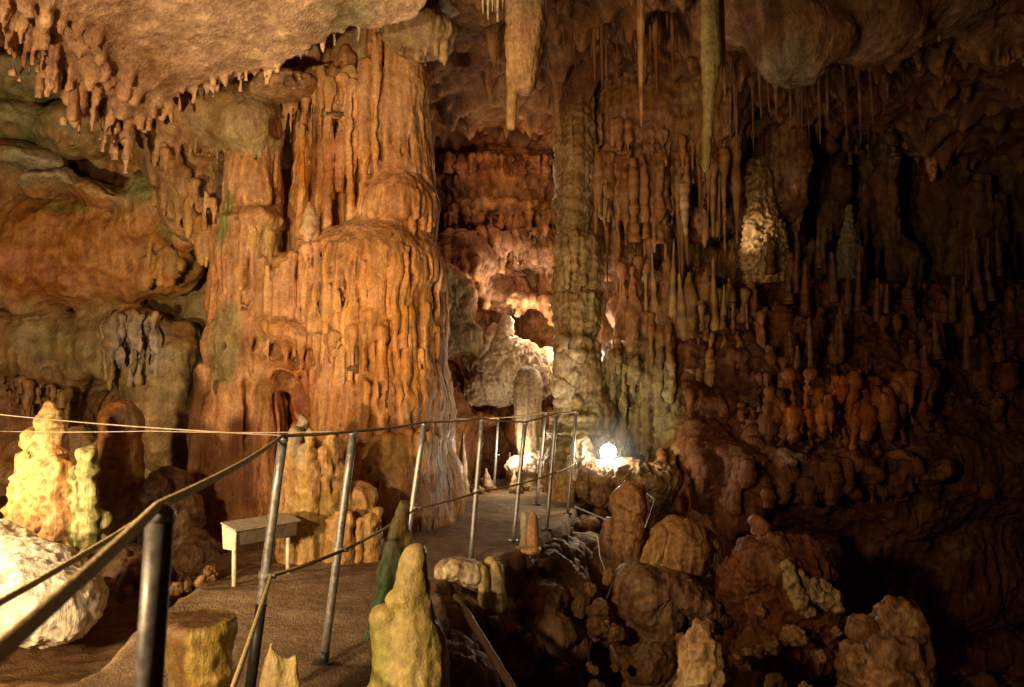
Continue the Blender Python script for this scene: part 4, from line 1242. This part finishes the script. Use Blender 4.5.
near = np.array([-.30, .25, 1.2])
strand('handrail_rope', [near] + TOPS[:8], .0085, ROPE, 'thick yellowish rope running along the tops of the railing posts', 'rope', .012)
strand('rope', [np.array([-.45, .4, .6])] + MIDS[:8], .009, ROPE, 'thinner rope strung along the railing at half height', 'rope', .018)
strand('rope', [P(-60, 634, 1.2), P(60, 568, 1.55), P(150, 513, 2.1), TOPS[1] + np.array([-.02, 0, -.02])], .007, ROPE, 'slack blurred rope coming from the lower left to the second post', 'rope', .01)
strand('wire', [P(-40, 410, 5.2), TOPS[1] + np.array([0, .02, .0])], .0035, WIRE, 'upper thin wire stretched across the left from the second post', 'wire', .01)
strand('wire', [P(-40, 430, 6.0), P(150, 431, 5.0), TOPS[2] + np.array([0, .02, .0])], .003, WIRE, 'lower thin wire stretched across the left to the third post', 'wire', .01)
strand('rope', [TOPS[10], TOPS[9], TOPS[8], TOPS[7]], .008, ROPE, 'far rope along the posts on the opposite side of the path', 'rope', .012)

# ================================================================== INFO BOX
BROWNBOARD = plain_material('stained_board', (.16, .12, .08), .55, 0, .3, 18)
L0 = np.array([(233 - 512) / FPX * 5.95, 5.95, 0.])
R0 = np.array([(291 - 512) / FPX * 6.4, 6.4, 0.])
root = empty('info_box', L0, 'small weathered box lectern on two thin legs beside the flowstone', 'lectern')
ax = (R0 - L0)
Lb = np.linalg.norm(ax)
ax = ax / Lb
px_ = np.array([ax[1], -ax[0], 0])
upv = np.array([0, 0, 1.])


def prism(poly, o0, length):
    """profile poly (depth, height) swept along the box axis"""
    v = [o0 + px_ * a + upv * b + ax * t for t in (0, length) for a, b in poly]
    n = len(poly)
    f = [[k, (k + 1) % n, n + (k + 1) % n, n + k] for k in range(n)] + [list(range(n))[::-1], list(range(n, 2 * n))]
    return np.array(v), f


def bevelled(name, v, f, mat, parent, w=.006):
    o = link(name, new_mesh(name, v, f, False), mat, parent)
    b = o.modifiers.new('edge', 'BEVEL')
    b.width = w
    b.segments = 2
    return o


v, f = prism([(-.02, .30), (.09, .30), (.10, .40), (-.05, .44)], np.zeros(3) + ax * -.005, Lb + .02)
bevelled('box', v, f, BROWNBOARD, root)
v, f = prism([(-.07, .452), (.115, .408), (.12, .422), (-.068, .468)], np.zeros(3) + ax * -.03, Lb + .07)
bevelled('lid', v, f, BOARD, root)
v, f = prism([(-.04, .27), (.105, .27), (.11, .406), (-.06, .446)], np.zeros(3) + ax * -.022, .014)
bevelled('end_plate', v, f, CREAM, root, .003)
for t in (.02, Lb - .03):
    v, f = tube([ax * t + px_ * .05 - upv * .03, ax * t + px_ * .04 + upv * .3], .017, 10)
    link('leg', new_mesh('leg', v, f, True), CREAM, root)

# ================================================================== LIT LAMP AND FITTINGS
EMIT = bpy.data.materials.new('lamp_glass')
EMIT.use_nodes = True
b = EMIT.node_tree.nodes['Principled BSDF']
b.inputs['Base Color'].default_value = (1, .95, .85, 1)
tn = EMIT.node_tree.nodes.new('ShaderNodeTexNoise')
tn.inputs['Scale'].default_value = 3
rp = EMIT.node_tree.nodes.new('ShaderNodeValToRGB')
rp.color_ramp.elements[0].color = (1, .9, .72, 1)
rp.color_ramp.elements[1].color = (1, .96, .85, 1)
EMIT.node_tree.links.new(tn.outputs['Fac'], rp.inputs['Fac'])
EMIT.node_tree.links.new(rp.outputs[0], b.inputs['Emission Color'])
b.inputs['Emission Strength'].default_value = 90
lp = P(608, 452, 10.35)
root = empty('floodlight', lp, 'lit floodlight glaring white on the rock ledge at the end of the railing', 'lamp')
fd = np.array([-.05, -1, .03])
fd /= np.linalg.norm(fd)
v, f = tube([-fd * .10, -fd * .06, fd * .04, fd * .05], [.05, .1, .12, .12], 24)
link('housing', new_mesh('housing', v, f, True), DARKMETAL, root)
v, f = tube([fd * .045, fd * .062, fd * .075], [.105, .1, .05], 24)
link('lens', new_mesh('lens', v, f, True), EMIT, root)
v, f = tube([np.array([0, .03, -.26]), np.array([0, .03, -.10])], .02, 8)
link('bracket', new_mesh('bracket', v, f, True), DARKMETAL, root)

for pts, lab in (([(574, 506), (588, 512), (600, 517), (612, 522)], 'upper bent shiny conduit in the pit left of the orange pillar'),
                 ([(572, 532), (588, 534), (598, 537), (600, 556), (606, 572)], 'lower bent shiny conduit in the pit left of the orange pillar'),
                 ([(564, 543), (574, 546), (582, 552)], 'shortest shiny conduit nearest the path edge')):
    q = [P(x, y, 7.7 - .02 * i) for i, (x, y) in enumerate(pts)]
    v, f = tube(sag(q, .03, 5), .009, 8)
    tag(link('conduit', new_mesh('conduit', v, f, True), STEEL), lab, 'conduit')
q = [P(x, y, 6.9) for x, y in ((612, 585), (606, 600), (600, 620), (590, 645), (588, 665), (592, 700))]
v, f = tube(sag(q, .02, 5), .009, 8)
tag(link('cable', new_mesh('cable', v, f, True), CABLE), 'black cable dangling into the dark pit', 'cable')
v, f = tube([P(618, 578, 7.6), P(626, 572, 7.6), P(632, 566, 7.62)], [.07, .085, .06], 14)
tag(link('lamp_can', new_mesh('lamp_can', v, f, True), STEEL), 'small grey lamp can at the foot of the orange pillar', 'lamp')
q = [P(456, 596, 5.7), P(486, 645, 5.2), P(520, 700, 4.75)]
v, f = tube(sag(q, .0, 6), .026, 10)
v = v + .006 * fbm(v, 9, 2, 5.)[:, None]
tag(link('pole', new_mesh('pole', v, f, True), WOODM), 'dark wooden pole leaning down the pit wall beside the yellow stalagmite', 'pole')

# ================================================================== RUBBLE, COPIED ROCK BY ROCK
protos = []
for i in range(7):
    V = Vol((-1.5, -1.5, -1.3), (1.5, 1.5, 1.3), .11)
    V.ell((0, 0, 0), (random.uniform(.7, 1), random.uniform(.6, .9), random.uniform(.45, .8)), .2)
    V.ell((random.uniform(-.5, .5), random.uniform(-.4, .4), .2), (.5, .5, .5), .15)
    V.ell((random.uniform(-.6, .6), -.3, random.uniform(-.3, .3)), (.4, .4, .4), .1)
    v, q = V.mesh()
    v, n = weather(v, q, lump=.16, flute=.0, fine=.05, off=300. + i * 9, crack=.13)
    protos.append(new_mesh('rock', v, q, True, colour(v, n, (.24, .12, .05), (.32, .17, .07), 300. + i)))
    protos[-1].materials.append(COARSE)


def rubble(px, py, Y, r, label, group):
    o = bpy.data.objects.new('rock', random.choice(protos))
    COL.objects.link(o)
    o.location = P(px, py, Y)
    o.scale = [r * Y / FPX * random.uniform(.8, 1.2) for _ in range(3)]
    o.rotation_euler = [random.uniform(0, 6) for _ in range(3)]
    tag(o, label, 'rock', group)


for i in range(46):
    px = random.uniform(585, 850)
    py = random.uniform(560, 690)
    rubble(px, py, 7.6 - (py - 560) * .012 + random.uniform(-.3, .3), random.uniform(5, 14), 'small brown rock among the rubble on the right slope of the pit', 'rubble on the pit slope')
for i in range(26):
    px = random.uniform(440, 585)
    t_ = random.random()
    py = 590 + t_ * 90
    rubble(px, py, 6.4 - t_ * 1.0 + (px - 440) * .012, random.uniform(4, 11), 'broken brown stone lodged in the pit face below the path', 'stones in the pit face')
for i in range(22):
    px = random.uniform(100, 232)
    rubble(px, 595 + random.uniform(-18, 6) - (px - 100) * .1, 6.2 + random.uniform(-.4, .5), random.uniform(4, 11), 'loose stone lying on the cave floor left of the path', 'stones left of the path')
for i in range(26):
    px = random.uniform(430, 560)
    rubble(px, 497 + random.uniform(-10, 3), 11.9 + random.uniform(-.4, .6), random.uniform(4, 9), 'loose stone lying at the far end of the path', 'stones at the path end')
for i in range(40):
    px = random.uniform(745, 1000)
    py = random.uniform(255, 372)
    Y = 10.1 + (375 - py) * .0165
    spike(px, py + 12, py - random.uniform(15, 45), Y, random.uniform(3, 6), random.choice(((.15, .06, .02), (.12, .055, .02))), 'dim brown stub stalagmite scattered over the dark right-hand slope', 'stub stalagmites on the right slope', kinds=(3, 4, 3), cat='stalagmite', name='stalagmite', tiltx=random.uniform(-4, 4))

# scatter volume added to imitate lens glare around the lit lamp
v, f = tube([lp + np.array([0, 0, z]) for z in np.linspace(-.62, .62, 15)], [max(.02, math.sqrt(max(0, .62 ** 2 - z * z))) for z in np.linspace(-.62, .62, 15)], 28)
hz = bpy.data.materials.new('glare_scatter')
hz.use_nodes = True
nt = hz.node_tree
nt.nodes.clear()
out = nt.nodes.new('ShaderNodeOutputMaterial')
vs = nt.nodes.new('ShaderNodeVolumeScatter')
vs.inputs['Color'].default_value = (1, .97, .92, 1)
geo = nt.nodes.new('ShaderNodeNewGeometry')
dist = nt.nodes.new('ShaderNodeVectorMath')
dist.operation = 'DISTANCE'
dist.inputs[1].default_value = lp
nt.links.new(geo.outputs['Position'], dist.inputs[0])
mr = nt.nodes.new('ShaderNodeMapRange')
mr.inputs[1].default_value = 0.
mr.inputs[2].default_value = .6
mr.inputs[3].default_value = .14
mr.inputs[4].default_value = 0.
nt.links.new(dist.outputs['Value'], mr.inputs[0])
nt.links.new(mr.outputs[0], vs.inputs['Density'])
nt.links.new(vs.outputs[0], out.inputs['Volume'])
tag(link('glare_halo', new_mesh('glare_halo', v, f, True), hz), 'faint glare halo added around the lit lamp', 'glare_halo', kind='stuff')

strand('cable', [lp + np.array([.02, .12, -.02]), lp + np.array([.25, .05, -.28]), P(655, 500, 9.6), P(640, 540, 9.0), P(612, 590, 7.8)], .010, CABLE, 'black cable running from the lit lamp down into the pit', 'cable', .05)
# ================================================================== LIGHT
def lamp(name, loc, power, col, size=.08):
    l = bpy.data.lights.new(name, 'POINT')
    l.energy = power
    l.color = col
    l.shadow_soft_size = size
    o = bpy.data.objects.new(name, l)
    o.location = loc
    COL.objects.link(o)
    return o


def spot(name, loc, aim, power, col, cone=90, blend=.6, size=.1):
    l = bpy.data.lights.new(name, 'SPOT')
    l.energy = power
    l.color = col
    l.shadow_soft_size = size
    l.spot_size = math.radians(cone)
    l.spot_blend = blend
    o = bpy.data.objects.new(name, l)
    o.location = loc
    d = np.array(aim, float) - np.array(loc, float)
    from mathutils import Vector
    o.rotation_euler = Vector(d).to_track_quat('-Z', 'Y').to_euler()
    COL.objects.link(o)
    return o


WARM = (1, .69, .37)
spot('flood_or_fill', (-4.3, 4.7, 1.3), (-3.2, 5.2, .35), 330, WARM, 95, .7, .08)
spot('flood_or_fill', (-3.3, 1.7, .85), (-3.3, 9, 3.2), 1450, WARM, 112, 1.0, .10)
spot('flood_or_fill', (-2.4, .3, 1.9), (-1.0, 3.6, .6), 620, WARM, 120, .8, .10)
lamp('flood_or_fill', (-2.2, .2, 1.8), 150, WARM, .10)  # unseen fill point added to brighten the foreground
spot('flood_or_fill', (-1.7, -.9, 1.6), (-.2, 13.5, 4.8), 1400, WARM, 42, 1.0, .08)
lamp('flood_or_fill', P(498, 175, 12.4), 22, (1, .66, .4), .08)  # unseen lamp added to lift the dark back wall
lamp('flood_or_fill', P(608, 452, 10.20), 60, (1, .86, .6), .08)
lamp('flood_or_fill', P(512, 452, 11.6), 30, (1, .82, .6), .08)
lamp('flood_or_fill', P(452, 400, 12.4), 130, (1, .82, .6), .08)
lamp('flood_or_fill', P(518, 318, 12.9), 45, (1, .80, .55), .06)  # unseen lamp added to strengthen the light on the pink rock
lamp('flood_or_fill', P(570, 345, 12.8), 40, (1, .8, .55), .06)
lamp('flood_or_fill', P(600, 352, 12.1), 40, (1, .8, .55), .06)
spot('flood_or_fill', P(722, 250, 11.9), P(766, 228, 12.6), 50, (1, .8, .55), 45, .8, .05)
lamp('flood_or_fill', P(916, 112, 13.15), 1.2, (1, .65, .4), .04)

w = bpy.data.worlds.new('World')
scene.world = w
w.use_nodes = True
bg = w.node_tree.nodes['Background']
bg.inputs[0].default_value = (1, .7, .45, 1)
bg.inputs[1].default_value = .002

cam = bpy.data.cameras.new('camera')
co = bpy.data.objects.new('camera', cam)
COL.objects.link(co)
co.location = (0, 0, EYE)
co.rotation_euler = (math.pi / 2 + PITCH, 0, 0)
cam.sensor_width = 23.6
cam.lens = 23.6 * FPX / W
cam.clip_start = .05
cam.clip_end = 200
cam.dof.use_dof = True
cam.dof.focus_distance = 8.5
cam.dof.aperture_fstop = 4.0
scene.camera = co
scene.view_settings.view_transform = 'Standard'
scene.view_settings.look = 'None'
scene.view_settings.exposure = 0
scene.cycles.max_bounces = 6
scene.cycles.diffuse_bounces = 4
scene.cycles.use_denoising = True
scene.cycles.sample_clamp_indirect = 4
